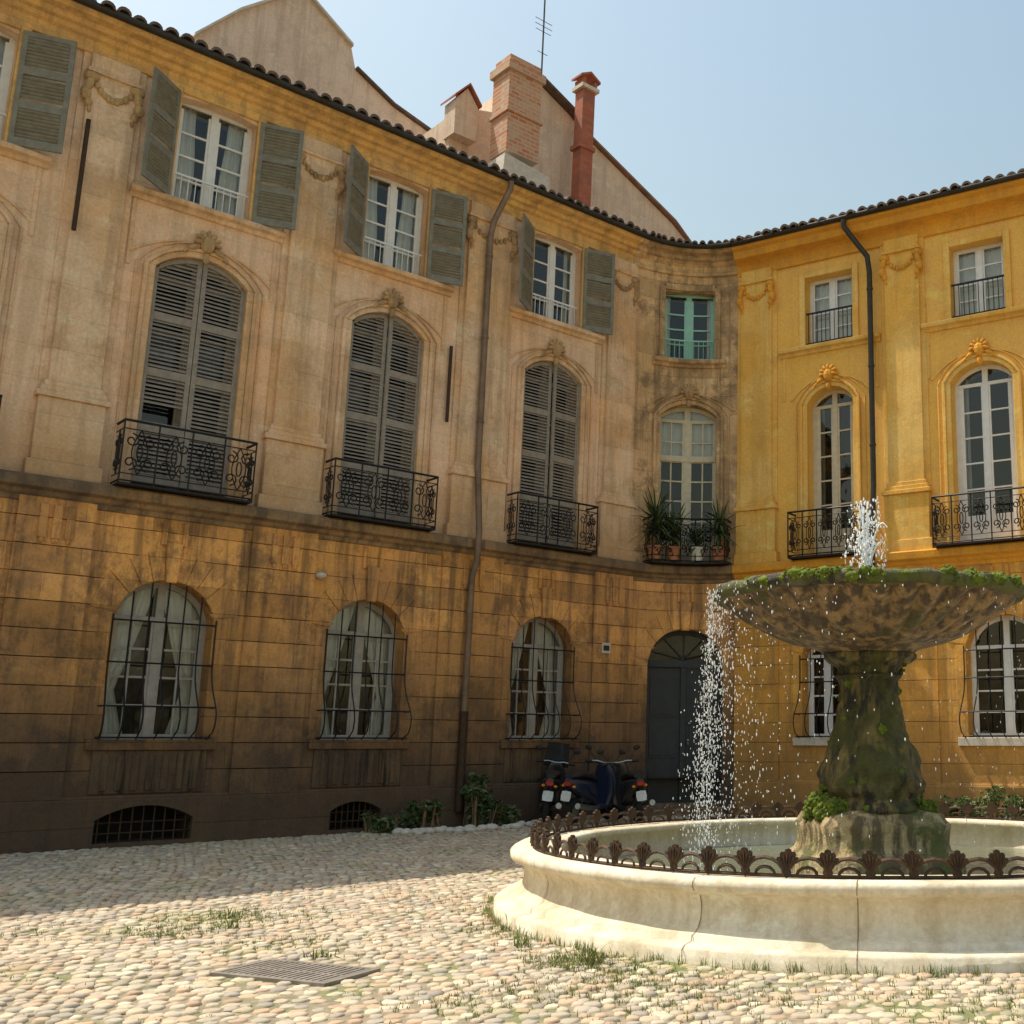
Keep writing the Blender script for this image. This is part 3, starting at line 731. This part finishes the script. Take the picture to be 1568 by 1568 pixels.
def pm(r,z,a):
    rr=r*(1+.018*math.cos(8*a)+.035*math.sin(5*a+z*7)*math.sin(z*6)+.03*math.sin(11*a-z*17+math.sin(z*9))+.025*math.sin(3*a+z*21)+.012*math.sin(23*a+z*40)); return rr,z
m=MB()
prof=[(.50,.74),(.52,.80),(.47,.86),(.44,.90),(.47,.95),(.48,1.03),(.47,1.12),(.44,1.22),(.39,1.35),(.34,1.48),(.31,1.60),(.29,1.72),(.27,1.82),(.26,1.9),(.27,1.96),(.31,2.0),(.27,2.03),(.29,2.08),(.38,2.13),(.43,2.17),(.43,2.21),(.3,2.24)]
pr2=[]
for i in range(len(prof)-1):
    for k in range(4): 
        t=k/4; pr2.append((prof[i][0]*(1-t)+prof[i+1][0]*t,prof[i][1]*(1-t)+prof[i+1][1]*t))
pr2.append(prof[-1]); lathe(m,pr2,FC,M_PED,n=120,mod=pm); m.build('baluster',ft,smooth=True)
m=MB()
def sq(r,z,a):
    k=1/max(abs(math.cos(a-.35)),abs(math.sin(a-.35))); k=min(k,1.22); return r*k*(1+.012*math.sin(13*a+z*20)),z
lathe(m,[(.70,.18),(.70,.36),(.67,.40),(.60,.44),(.58,.50),(.585,.60),(.60,.66),(.57,.70),(.54,.76),(.40,.80)],FC,M_PLIN,n=96,mod=sq); m.build('plinth',ft,smooth=True)
m=MB()
def bm_(r,z,a):
    f=max(0,min(1,(r-.45)/.5))*(1 if z<2.69 else 0); g=abs(math.sin(17*a))
    wv=.006*math.sin(13*a)+.005*math.sin(29*a+2) if z>2.69 else 0
    return r*(1-.045*f*(1-g)+wv*.6) ,z+.016*f*(1-g)+wv
bp=[(.30,2.2),(.44,2.215),(.46,2.24),(.58,2.275),(.74,2.315),(.90,2.375),(1.05,2.45),(1.19,2.53),(1.30,2.61),(1.37,2.675),(1.39,2.695)]
lathe(m,bp,FC,M_BOWL,n=272,mod=bm_)
lathe(m,[(1.39,2.695),(1.45,2.70),(1.475,2.72),(1.485,2.76),(1.48,2.79),(1.46,2.81),(1.38,2.81),(1.30,2.77),(1.1,2.65),(0,2.5)],FC,M_RIM,n=272,mod=bm_); m.build('bowl',ft,smooth=True)
m=MB(); m.face([(FC[0]+1.36*math.cos(2*PI*k/64),FC[1]+1.36*math.sin(2*PI*k/64),2.79) for k in range(64)],mw); m.build('bowl_water',ft)
m=MB()
def moss(c,r,n,flat=.6):
    blob(m,c,((r*.8,0,0),(0,r*.8,0),(0,0,r*.8*flat)),M_MOSS,9,6)
    for _ in range(n):
        v=Vector((random.gauss(0,1),random.gauss(0,1),random.gauss(0,1))); v.normalize(); p=Vector(c)+Vector((v.x*r,v.y*r,v.z*r*flat))*random.uniform(.7,.9)
        s=random.uniform(.08,.2)*max(r,.05)+.004
        blob(m,p,((s,0,0),(0,s,0),(0,0,s*random.uniform(.6,1.3))),M_MOSS,6,4)
for _ in range(230):
    a=random.uniform(-PI,0) if random.random()<.8 else random.uniform(0,PI)
    big=False
    if random.random()<.6: a=random.choice((-2.05,-1.9,-1.75,-1.0,-.75,-.5,-.3))+random.gauss(0,.10); big=True
    rr=1.44+random.uniform(-.06,.03); moss((FC[0]+rr*math.cos(a),FC[1]+rr*math.sin(a),2.80+random.uniform(-.05,.01)),random.uniform(.03,.095 if big else .045),14)
for _ in range(60):
    a=random.uniform(-PI,PI); z=random.uniform(.8,2.1); r=float(np.interp(z,[.74,1.12,1.6,1.9,2.15],[.48,.45,.29,.25,.38])); moss((FC[0]+r*math.cos(a),FC[1]+r*math.sin(a),z),random.uniform(.02,.06),12,1)
for a,zz in ((-2.95,.8),(-2.75,.85),(-2.55,.78),(-2.3,.8),(-3.1,.76),(-.4,.78)): moss((FC[0]+.52*math.cos(a),FC[1]+.52*math.sin(a),zz),.12,130,1)
for _ in range(14): 
    a=random.uniform(-PI,PI); moss((FC[0]+.2*math.cos(a),FC[1]+.2*math.sin(a),2.86),.08,30,1)
m.build('moss',ft,smooth=True)
m=MB(); lathe(m,[(.22,2.5),(.2,2.82),(.13,2.90),(.06,2.96),(.0,2.98)],FC,M_PED,n=16,mod=pm); m.build('spout',ft,smooth=True)
m=MB(); NU=68; RC=3.05
lob=[(-.10,0),(-.30,.12),(-.42,.30),(-.50,.42),(-.46,.56),(-.34,.56),(-.36,.72),(-.28,.84),(-.15,.80),(-.12,.94),(0,1.0)]
for k in range(NU):
    a=2*PI*k/NU; R_=Vector((math.cos(a),math.sin(a),0)); T_=Vector((-math.sin(a),math.cos(a),0)); b=Vector(FC)+R_*RC
    tl=random.gauss(0,.07)
    fn=lambda x,z,y=0:b+T_*(x+z*tl)+R_*y+Vector((0,0,.52+z))
    P=[(x*.15,z*.125) for x,z in lob]+[(-x*.15,z*.125) for x,z in lob[::-1][1:]]
    f=[fn(x,z+.06,.012) for x,z in P]; g=[fn(x,z+.06,-.012) for x,z in P]
    m.face(f,M_RUST); m.face(g[::-1],M_RUST)
    m.grid([f,g],M_RUST,closeu=True)
    for u in (-.045,-.022,0,.022,.045): tube(m,[fn(u*.4,.07,.014),fn(u*1.1,.155-abs(u)*.6,.016)],.007,M_RUST,4)
    hw=PI*RC/NU
    tube(m,[fn(hw*math.cos(t)*.97+hw,.012+.115*math.sin(t)) for t in [PI*j/8 for j in range(9)]],.013,M_RUST,4)
    tube(m,[fn(hw*math.cos(t)*.5+hw,.012+.055*math.sin(t)) for t in [PI*j/6 for j in range(7)]],.011,M_RUST,4)
    blob(m,fn(0,.035),(T_*.035,R_*.014,Vector((0,0,.04))),M_RUST,6,4)
tube(m,[Vector(FC)+Vector((RC*math.cos(2*PI*k/120),RC*math.sin(2*PI*k/120),.532)) for k in range(120)],.013,M_RUST,5,closed=True)
m.build('iron_cresting',ft)
md,nt,b=newmat('water_drops'); b.inputs['Base Color'].default_value=(.9,.93,.96,1); b.inputs['Roughness'].default_value=.1
m=MB()
def drop(p,s,l): blob(m,p,((s,0,0),(0,s,0),(0,0,l)),md,4,3)
for _ in range(560):
    a=random.uniform(0,2*PI)
    top=.85*(1-.6*random.random()); tt=random.random()**.8
    rad=.02+.28*tt*random.random(); z=2.88+top*(1-(2*tt-1)**2)
    drop((FC[0]+rad*math.cos(a),FC[1]+rad*math.sin(a),z),random.uniform(.003,.012),random.uniform(.005,.024))
for j in range(7):
    a=2*PI*j/7+.3; tops=random.uniform(.3,.8); R1=random.uniform(.05,.26)
    tube(m,[(FC[0]+R1*t*math.cos(a),FC[1]+R1*t*math.sin(a),2.93+tops*(1-(1.3*t-1)**2)) for t in [i/10 for i in range(11)]],[.008*(1-i/14)+random.uniform(0,.006) for i in range(11)],md,5)
for _ in range(2700):
    a=random.gauss(PI*1.03,.40) if random.random()<.8 else random.uniform(0,2*PI)
    rr=1.48+abs(random.gauss(0,.03)); z=random.uniform(.30,2.80); rr+=abs(random.gauss(0,.06))*(2.80-z)
    drop((FC[0]+rr*math.cos(a),FC[1]+rr*math.sin(a),z),random.uniform(.002,.006),random.uniform(.004,.018))
m.build('water_spray',ft)

# ------------------------------------------------------------------ ground
mg_,nt,b=newmat('earth_joint'); N=NT(nt); co=N.coord(); n1=N.noise(co,.9,8,.7); n2=N.noise(co,14,6,.7)
col=N.mix(N.rng(n2,.35,.65),(.36,.29,.19),(.20,.16,.11)); col=N.mix(N.rng(n1,.50,.62,0,.85),col,(.14,.17,.045))
nt.links.new(col,b.inputs['Base Color']); b.inputs['Roughness'].default_value=.95; nt.links.new(N.bump(n2,.6,.02),b.inputs['Normal'])
m=MB(); m.face([(-400,-400,0),(400,-400,0),(400,400,0),(-400,400,0)],mg_); m.build('ground')
def cobbles():
    sx,sy=.098,.106
    xs=np.arange(-12.5,7.5,sx); ys=np.arange(3.6,22.5,sy)
    X,Y=np.meshgrid(xs,ys); X=X+((np.arange(len(ys))%2)*sx*.5)[:,None]
    X=X.ravel();Y=Y.ravel()
    X=X+rng.normal(0,.014,X.size)+.05*np.sin(Y*1.1); Y=Y+rng.normal(0,.016,X.size)+.09*np.sin(X*.9)
    dl=(X-P0.x)*NL.x+(Y-P0.y)*NL.y; dr=(X-E2.x)*NR.x+(Y-E2.y)*NR.y
    keep=(dl>.10)&(dr>.10)&((X-FC[0])**2+(Y-FC[1])**2>3.41**2)&~((abs((X+2.9)*.93-(Y-7.25)*.36)<.46)&(abs((X+2.9)*.36+(Y-7.25)*.93)<.22))
    keep&=(X>-.80*Y-1.5)&(X<.30*Y+1.5)
    keep&=rng.random(X.size)>.02
    X=X[keep];Y=Y[keep];n=X.size
    a=rng.uniform(-.4,.4,n)+np.where(rng.random(n)<.35,PI/2,0); sz=rng.choice([.8,.95,1,1.12],n); rx=rng.uniform(.039,.052,n)*sz; ry=rng.uniform(.039,.058,n)*sz
    hz=rng.uniform(.006,.019,n)+.005*np.sin(X*2.1+Y)*np.sin(Y*1.7)
    hz=np.maximum(hz,.005)
    K=7; ang=np.arange(K)*2*PI/K+.3
    lv=[(1.0,-.01),(.92,.66),(.62,.96)]
    V=np.zeros((n,K*3+1,3))
    for k in range(K):
        c_=abs(math.cos(ang[k]))**.75*math.copysign(1,math.cos(ang[k])); s_=abs(math.sin(ang[k]))**.75*math.copysign(1,math.sin(ang[k]))
        j=1+rng.normal(0,.11,n)
        for li,(s,h) in enumerate(lv):
            px=rx*c_*s*j; py=ry*s_*s*j
            V[:,li*K+k,0]=X+px*np.cos(a)-py*np.sin(a); V[:,li*K+k,1]=Y+px*np.sin(a)+py*np.cos(a); V[:,li*K+k,2]=hz*h+rng.normal(0,.0015,n)
    V[:,3*K,0]=X;V[:,3*K,1]=Y;V[:,3*K,2]=hz
    fq=[]
    for li in range(2):
        for k in range(K): fq.append((li*K+k,li*K+(k+1)%K,(li+1)*K+(k+1)%K,(li+1)*K+k))
    ft3=[(2*K+k,2*K+(k+1)%K,3*K) for k in range(K)]
    nv=K*3+1; off=(np.arange(n)*nv)[:,None]
    Q=(np.array(fq).ravel()[None]+off).reshape(n,-1); Tt=(np.array(ft3).ravel()[None]+off).reshape(n,-1)
    loops=np.concatenate([Q,Tt],1).ravel()
    tot=np.tile(np.array([4]*2*K+[3]*K),n); st=np.concatenate([[0],np.cumsum(tot)[:-1]])
    me=bpy.data.meshes.new('cobblestones'); me.vertices.add(n*nv); me.vertices.foreach_set('co',V.ravel())
    me.loops.add(len(loops)); me.loops.foreach_set('vertex_index',loops.astype(np.int32)); me.polygons.add(len(tot)); me.polygons.foreach_set('loop_start',st.astype(np.int32)); me.polygons.foreach_set('loop_total',tot.astype(np.int32))
    me.polygons.foreach_set('use_smooth',np.ones(len(tot),dtype=bool)); me.update(calc_edges=True)
    at=me.attributes.new('rnd','FLOAT','POINT'); at.data.foreach_set('value',np.repeat(rng.random(n),nv).astype(np.float32))
    at=me.attributes.new('rnd2','FLOAT','POINT'); at.data.foreach_set('value',np.repeat(rng.random(n),nv).astype(np.float32))
    mat,nt,b=newmat('river_cobble'); N=NT(nt); A=N.add('ShaderNodeAttribute',attribute_name='rnd'); B=N.add('ShaderNodeAttribute',attribute_name='rnd2')
    cr=N.add('ShaderNodeValToRGB'); cr.color_ramp.interpolation='CONSTANT'
    cols=[(.54,.43,.30),(.58,.47,.33),(.46,.37,.27),(.55,.40,.26),(.38,.32,.26),(.64,.55,.40),(.48,.41,.31),(.50,.34,.22)]
    el=cr.color_ramp.elements; el[0].color=(*cols[0],1); el[1].position=.125; el[1].color=(*cols[1],1)
    for i in range(2,8): e=el.new(i*.125); e.color=(*cols[i],1)
    nt.links.new(A.outputs['Fac'],cr.inputs[0])
    n2=N.noise(N.coord(),18,6,.7); n1=N.noise(N.coord(),.8,6,.7); n4=N.noise(N.coord(),.9,8,.7)
    col=N.mix(1.,cr.outputs[0],N.grey(N.rng(B.outputs['Fac'],0,1,.82,1.1)),'MULTIPLY'); col=N.mix(N.rng(n2,.45,.75,0,.5),col,(.28,.22,.15)); col=N.mix(N.rng(n1,.48,.68,0,.45),col,(.60,.49,.33))
    col=N.mix(N.rng(n4,.52,.66,0,.35),col,(.30,.30,.10))
    nt.links.new(col,b.inputs['Base Color']); b.inputs['Roughness'].default_value=.8; nt.links.new(N.bump(n2,.35,.01),b.inputs['Normal'])
    me.materials.append(mat); o=bpy.data.objects.new('cobblestones',me); COL.objects.link(o); return n
ncob=cobbles()
def leafmat(name,c1,c2,sc=6):
    m,nt,b=newmat(name); N=NT(nt); n=N.noise(N.coord(),sc,4); nt.links.new(N.mix(N.rng(n,.35,.65),c1,c2),b.inputs['Base Color']); b.inputs['Roughness'].default_value=.6
    return m
M_GR=leafmat('joint_grass_blade',(.13,.17,.03),(.23,.24,.07),3)
M_LEAF=leafmat('shrub_leaf',(.03,.06,.015),(.06,.09,.03),5); M_LEAF2=leafmat('bright_leaf',(.08,.13,.03),(.12,.18,.05),5); M_YUC=leafmat('yucca_leaf',(.03,.06,.02),(.08,.12,.035),3)
m=MB()
def blade(p,h,dirx,diry,w,mat):
    p=Vector(p); d=Vector((dirx,diry,0)); s=Vector((-diry,dirx,0)); 
    if s.length<.01: s=Vector((1,0,0))
    s.normalize(); a=p+s*w; b=p-s*w; c=p+d*.45+Vector((0,0,h*.7)); t=p+d+Vector((0,0,h))
    m.face([a,b,c-s*w*.6,c+s*w*.6],mat); m.face([c+s*w*.6,c-s*w*.6,t],mat)
cl=[(-4.3,9.4,.3,240),(-4.4,8.7,.2,140),(-5.6,8.7,.3,40),(-1.2,7.6,.2,260),(-1.75,8.9,.3,220),(-.4,6.6,.35,150),(1.5,6.3,.8,420),(3,6.2,.9,320),(-1.5,6.5,.3,90),(-3.4,8.3,.2,60),(-6,7.6,.3,50),(-2.0,9.9,.3,150),(-3.0,10.6,.5,50),(-5,7.0,.3,40),(-1,8.3,.4,200),(-.9,7.0,.3,200)]
def ok(x,y): return (x-FC[0])**2+(y-FC[1])**2>3.4**2
for cx,cy,r,n in cl:
    for _ in range(n):
        x=cx+random.gauss(0,r);y=cy+random.gauss(0,r*.8)
        if not ok(x,y): continue
        for _ in range(random.randint(2,8)):
            blade((x+random.gauss(0,.015),y+random.gauss(0,.015),.0),random.uniform(.015,.042),random.gauss(0,.02),random.gauss(0,.02),.003,M_GR)
for _ in range(600):
    x=random.uniform(-9,5);y=random.uniform(5.3,15)
    if ok(x,y):
        for _ in range(4): blade((x+random.gauss(0,.012),y+random.gauss(0,.012),.0),random.uniform(.015,.03),random.gauss(0,.015),random.gauss(0,.015),.003,M_GR)
for _ in range(260):
    a=random.uniform(-PI,.1); r=3.38+abs(random.gauss(0,.03)); 
    for _ in range(5): blade((FC[0]+r*math.cos(a)+random.gauss(0,.02),FC[1]+r*math.sin(a)+random.gauss(0,.02),0),random.uniform(.03,.08),random.gauss(0,.03),random.gauss(0,.03),.003,M_GR)
for (cx,cy,n,h) in ((-1.15,7.55,60,.14),(-4.35,9.35,40,.12),(-4.1,8.9,30,.10),(-1.9,9.0,30,.13),(-2.95,7.75,25,.08),(-6.2,7.9,25,.08),(-1.7,8.2,30,.09)):
    for _ in range(n): blade((cx+random.gauss(0,.05),cy+random.gauss(0,.05),0),random.uniform(.4,1)*h,random.gauss(0,h*.5),random.gauss(0,h*.5),.006,M_GR)
m.build('joint_grass')
def leafcloud(name,cs,mat1,mat2,size=.05,stems=True):
    mm=MB()
    for (x,y,z,rx,ry,rz,n) in cs:
        for _ in range(n):
            v=Vector((random.gauss(0,1),random.gauss(0,1),random.gauss(0,1))).normalized()*random.random()**.45
            zz=z+v.z*rz
            if zz<.03: zz=random.uniform(.03,z)
            p=Vector((x+v.x*rx,y+v.y*ry,zz)); s=size*random.uniform(.6,1.4)
            a=Vector((random.gauss(0,1),random.gauss(0,1),random.gauss(0,.6))).normalized(); b=a.cross(Vector((random.gauss(0,1),random.gauss(0,1),random.gauss(0,1)))).normalized()
            mm.face([p-a*s,p+b*s*.4,p+a*s,p-b*s*.4],mat1 if random.random()<.7 else mat2)
        if stems:
            for _ in range(6):
                tube(mm,[(x+random.gauss(0,.04),y+random.gauss(0,.04),0),(x+random.gauss(0,rx*.4),y+random.gauss(0,ry*.4),z),(x+random.gauss(0,rx*.6),y+random.gauss(0,ry*.6),z+rz*.7)],[.012,.008,.003],M_STR,4)
    return mm.build(name)
def bush(name,q,d,h,r,n,size=.05,m1=None,m2=None):
    x,y,_=pos(q,d,0); cs=[(x,y,h*.4,r*.7,r*.7,h*.4,n//2)]
    for k in range(6):
        rr=random.uniform(.25,.5)*r; cs.append((x+random.gauss(0,r*.55),y+random.gauss(0,r*.3),h*random.uniform(.3,.95),rr,rr,rr*.9,n//9))
    leafcloud(name,cs,m1 or M_LEAF,m2 or M_LEAF2,size)
bush('shrub',5.45,.5,.5,.38,700); bush('shrub',6.62,.45,1.0,.32,1000); bush('shrub',4.9,.55,.3,.26,300); bush('weed_clump',7.1,.5,.4,.28,350)
bush('shrub',17.2,.5,.4,.5,900,m1=M_LEAF2); bush('shrub',18.1,.5,.6,.5,1100,m1=M_LEAF2); bush('shrub',16.3,.5,.3,.35,400,m1=M_LEAF2); bush('shrub',19.3,.6,.6,.6,900,m1=M_LEAF2)
m=MB()
for _ in range(90):
    q=random.uniform(4.9,8.8); d=random.uniform(.75,1.2); s=random.uniform(.03,.10); p=Vector(pos(q,d,s*.4)); blob(m,p,((s*random.uniform(.8,1.5),0,0),(0,s,0),(0,0,s*.6)),M_SIL,7,5)
m.build('border_stones',smooth=True)
# ------------------------------------------------------------------ potted plants on corner balcony
def yucca(name,q,d,z,n,L,pot,tr=.75):
    mm=MB(); x,y,_=pos(q,d,z); base=Vector((x,y,z))
    lathe(mm,[(0,0),(.11,0),(.15,.26),(.165,.26),(.165,.30),(.14,.30),(.13,.27),(0,.27)],(x,y,z),pot,n=20)
    tube(mm,[base+Vector((0,0,.2)),base+Vector((.02,0,tr))],.03,M_STR,6)
    for _ in range(n):
        a=random.uniform(0,2*PI); el=random.uniform(-.2,1.4); l=L*random.uniform(.6,1.1); D=Vector((math.cos(a),math.sin(a),0)); S_=Vector((-math.sin(a),math.cos(a),0)); b0=base+Vector((0,0,random.uniform(tr*.5,tr)))
        if D.dot(fr(q)[2])<0: l*=.45
        rows=[]
        for i in range(6):
            t=i/5; p=b0+D*(l*t*math.cos(el))+Vector((0,0,l*(t*math.sin(el)-.45*t*t*math.cos(el)))); w=.030*(1-t)**.6*(.6+.8*t) if t<1 else .001
            rows.append([p-S_*w,p+S_*w])
        mm.grid(rows,M_YUC)
    mm.build(name)
M_TER=simple('terracotta_pot',(.44,.19,.10),.85); M_WP=simple('white_glazed_pot',(.75,.73,.68),.4)
yucca('potted_yucca',10.50,.26,4.93,150,.85,M_TER,.95); yucca('potted_yucca',10.95,.28,4.93,110,.75,M_TER,.7); yucca('potted_yucca',11.5,.28,4.93,70,.55,M_WP,.5); yucca('potted_yucca',12.0,.26,4.93,110,.75,M_TER,.85)
# ------------------------------------------------------------------ wall details
m=MB(); box(m,9.35,9.55,.09,.11,3.05,3.25,M_SIL); box(m,9.38,9.52,.11,.114,3.1,3.2,M_PIPED); m.build('house_number_plaque',bevel=.004)
m=MB(); qblob(m,3.78,.12,3.95,.09,.08,.05,M_SIL); box(m,3.74,3.82,.04,.09,3.9,4.0,M_SIL); m.build('wall_lamp')
m=MB(); cx,cy=-2.9,7.25; ca,sa=math.cos(.37),math.sin(.37)
def gm(x,y,z): return (cx+x*ca+y*sa,cy-x*sa+y*ca,z)
M_GRT=simple('worn_cast_iron',(.30,.26,.22),.6,.2,c2=(.20,.17,.14))
def gb(x0,x1,y0,y1,z0,z1,mat): m.hexa([gm(x0,y0,z0),gm(x1,y0,z0),gm(x1,y1,z0),gm(x0,y1,z0),gm(x0,y0,z1),gm(x1,y0,z1),gm(x1,y1,z1),gm(x0,y1,z1)],mat)
gb(-.44,.44,-.24,-.2,-.05,.022,M_GRT); gb(-.44,.44,.2,.24,-.05,.022,M_GRT); gb(-.44,-.4,-.2,.2,-.05,.022,M_GRT); gb(.4,.44,-.2,.2,-.05,.022,M_GRT)
gb(-.4,.4,-.2,.2,.003,.006,M_DARK)
for k in range(17): x=-.375+.75*k/16; gb(x-.014,x+.014,-.2,.2,.006,.020,M_GRT)
gb(-.4,.4,-.012,.012,.006,.018,M_GRT); m.build('drain_grate')
# ------------------------------------------------------------------ scooters
M_BLK=simple('black_scooter_paint',(.028,.028,.032),.22,.1,var=.2,spec=.7,bumpst=0); M_TYRE=simple('tyre_rubber',(.02,.02,.02),.9); M_CHR=simple('brushed_steel',(.45,.45,.45),.35,.9); M_SEAT=simple('seat_vinyl',(.025,.022,.02),.6)
M_RED=simple('tail_light_red',(.55,.02,.015),.25,bumpst=0); M_PLATE=simple('number_plate',(.75,.75,.72),.5); M_WS=simple('smoked_windscreen',(.05,.05,.055),.1,spec=.8,bumpst=0); M_ORG=simple('orange_reflector',(.8,.28,.02),.3,bumpst=0); M_BLU=simple('navy_scooter_paint',(.025,.035,.075),.22,.1,spec=.7,bumpst=0)
def scooter(name,x,y,head,paint,lean=.12,screen=True):
    e=empty(name); Rm=Matrix.Translation((x,y,.015))@Matrix.Rotation(head,4,'Z')@Matrix.Rotation(lean,4,'X')
    b=MB()
    def L(p): return Rm@Vector(p)
    def V(p): return Rm.to_3x3()@Vector(p)
    def lf(secs,mat,n=14,e_=.75): loft(b,[(L(c),V(u),V(v)) for c,u,v in secs],mat,n,e_)
    for wx in (-.62,.66):
        R_=.23; rows=[]
        for i in range(24):
            a=2*PI*i/24; rows.append([L((wx+(R_-.055+.055*math.cos(t))*math.cos(a),.055*math.sin(t),.235+(R_-.055+.055*math.cos(t))*math.sin(a))) for t in [2*PI*k/8 for k in range(8)]])
        b.grid(rows,M_TYRE,closeu=True,closev=True)
        for sy in(-.03,.03): b.face([L((wx+.15*math.cos(2*PI*i/20),sy,.235+.15*math.sin(2*PI*i/20))) for i in range(20)],M_CHR)
    lf([((-.98,0,.74),(0,.06,0),(0,0,.05)),((-.85,0,.68),(0,.15,0),(0,0,.12)),((-.55,0,.62),(0,.18,0),(0,0,.17)),((-.25,0,.56),(0,.17,0),(0,0,.20)),((-.08,0,.45),(0,.14,0),(0,0,.17)),((0,0,.36),(0,.12,0),(0,0,.1))],paint)
    lf([((-.95,0,.82),(0,.08,0),(0,0,.03)),((-.7,0,.86),(0,.15,0),(0,0,.06)),((-.4,0,.83),(0,.15,0),(0,0,.06)),((-.12,0,.77),(0,.11,0),(0,0,.06)),((-.0,0,.72),(0,.06,0),(0,0,.03))],M_SEAT)
    lf([((-.1,0,.28),(0,.15,0),(0,0,.06)),((.3,0,.27),(0,.17,0),(0,0,.04)),((.42,0,.32),(0,.16,0),(0,0,.05))],paint)
    lf([((.36,0,.28),(0,.17,0),(.05,0,0)),((.42,0,.5),(0,.23,0),(.07,0,0)),((.40,0,.75),(0,.22,0),(.08,0,0)),((.33,0,.95),(0,.15,0),(.08,0,0)),((.30,0,1.02),(0,.1,0),(.05,0,0))],paint)
    lf([((.45,0,.40),(0,.06,0),(0,0,.1)),((.62,0,.44),(0,.085,0),(0,0,.06)),((.82,0,.40),(0,.07,0),(0,0,.03)),((.9,0,.33),(0,.04,0),(0,0,.02))],paint)
    for sy in (-.07,.07): tube(b,[L((.5,sy,.62)),L((.66,sy,.235))],.022,M_CHR,8)
    tube(b,[L((.22,-.32,1.02)),L((.28,-.14,1.04)),L((.3,0,1.02)),L((.28,.14,1.04)),L((.22,.32,1.02))],.016,M_CHR,8)
    for sy in (-1,1):
        tube(b,[L((.24,sy*.22,1.025)),L((.21,sy*.34,1.02))],.024,M_SEAT,8)
        tube(b,[L((.27,sy*.18,1.04)),L((.28,sy*.27,1.16)),L((.27,sy*.31,1.22))],.007,M_SEAT,6)
        blob(b,L((.26,sy*.33,1.25)),(V((.02,0,0)),V((0,.07,0)),V((0,0,.045))),M_SEAT,10,6)
        blob(b,L((-.93,sy*.1,.66)),(V((.03,0,0)),V((0,.035,0)),V((0,0,.025))),M_ORG,8,5)
    blob(b,L((.42,0,.94)),(V((.06,0,0)),V((0,.1,0)),V((0,0,.07))),M_CHR,12,8)
    lf([((-.985,0,.70),(0,.07,0),(0,0,.035)),((-1.01,0,.70),(0,.06,0),(0,0,.03))],M_RED)
    lf([((-.98,0,.50),(0,.09,0),(.01,0,.085)),((-.985,0,.50),(0,.09,0),(.01,0,.085))],M_PLATE,8,.3)
    tube(b,[L((-.05,-.17,.3)),L((-.4,-.2,.3)),L((-.9,-.2,.36))],[.02,.045,.05],M_CHR,10)
    tube(b,[L((-.9,0,.55)),L((-.62,.1,.235))],.03,M_SEAT,6)
    tube(b,[L((.0,.1,.25)),L((-.02,.3,.0))],.012,M_SEAT,6)
    if screen:
        rows=[]
        for j in range(6):
            t=j/5; rows.append([L((.40-.16*t-.06*(k/4)**2,.22*(1-.15*t)*k/4,.95+.42*t)) for k in range(-4,5)])
        b.grid(rows,M_WS)
    b.build('body',e,smooth=True)
scooter('motor_scooter',-3.85,19.95,math.radians(98),M_BLK,screen=True)
scooter('motor_scooter',-3.1,19.9,math.radians(72),M_BLU,screen=False)
scooter('motor_scooter',-2.42,20.0,math.radians(112),M_BLK,lean=-.12,screen=False)
# ------------------------------------------------------------------ light
SH=math.radians(-76); SE=math.radians(61)
w=bpy.data.worlds.new('World'); scene.world=w; w.use_nodes=True; nt=w.node_tree
bg=nt.nodes['Background']; sk=nt.nodes.new('ShaderNodeTexSky'); sk.sky_type='NISHITA'; sk.sun_disc=False; sk.sun_elevation=SE; sk.sun_rotation=SH%(2*PI); sk.air_density=2.6; sk.dust_density=3.5; sk.ozone_density=2.2; sk.altitude=0
nt.links.new(sk.outputs[0],bg.inputs[0]); bg.inputs[1].default_value=.15
sd=bpy.data.lights.new('sun','SUN'); sd.energy=5.0; sd.angle=math.radians(.5); sd.color=(1,.93,.80)
so=bpy.data.objects.new('sun',sd); COL.objects.link(so)
S=Vector((math.sin(SH)*math.cos(SE),math.cos(SH)*math.cos(SE),math.sin(SE))); so.rotation_euler=S.to_track_quat('Z','Y').to_euler(); so.location=S*60
# ------------------------------------------------------------------ camera
cd=bpy.data.cameras.new('camera'); cam=bpy.data.objects.new('camera',cd); COL.objects.link(cam); scene.camera=cam
cam.location=(0,0,1.4); cam.rotation_euler=(math.radians(90+11.67),0,0); cd.sensor_width=36; cd.lens=36*1700/1568; cd.shift_x=-.25; cd.clip_end=2000; cd.clip_start=.1
scene.view_settings.view_transform='Standard'; scene.view_settings.look='None'; scene.view_settings.exposure=0
print('cobbles',ncob)
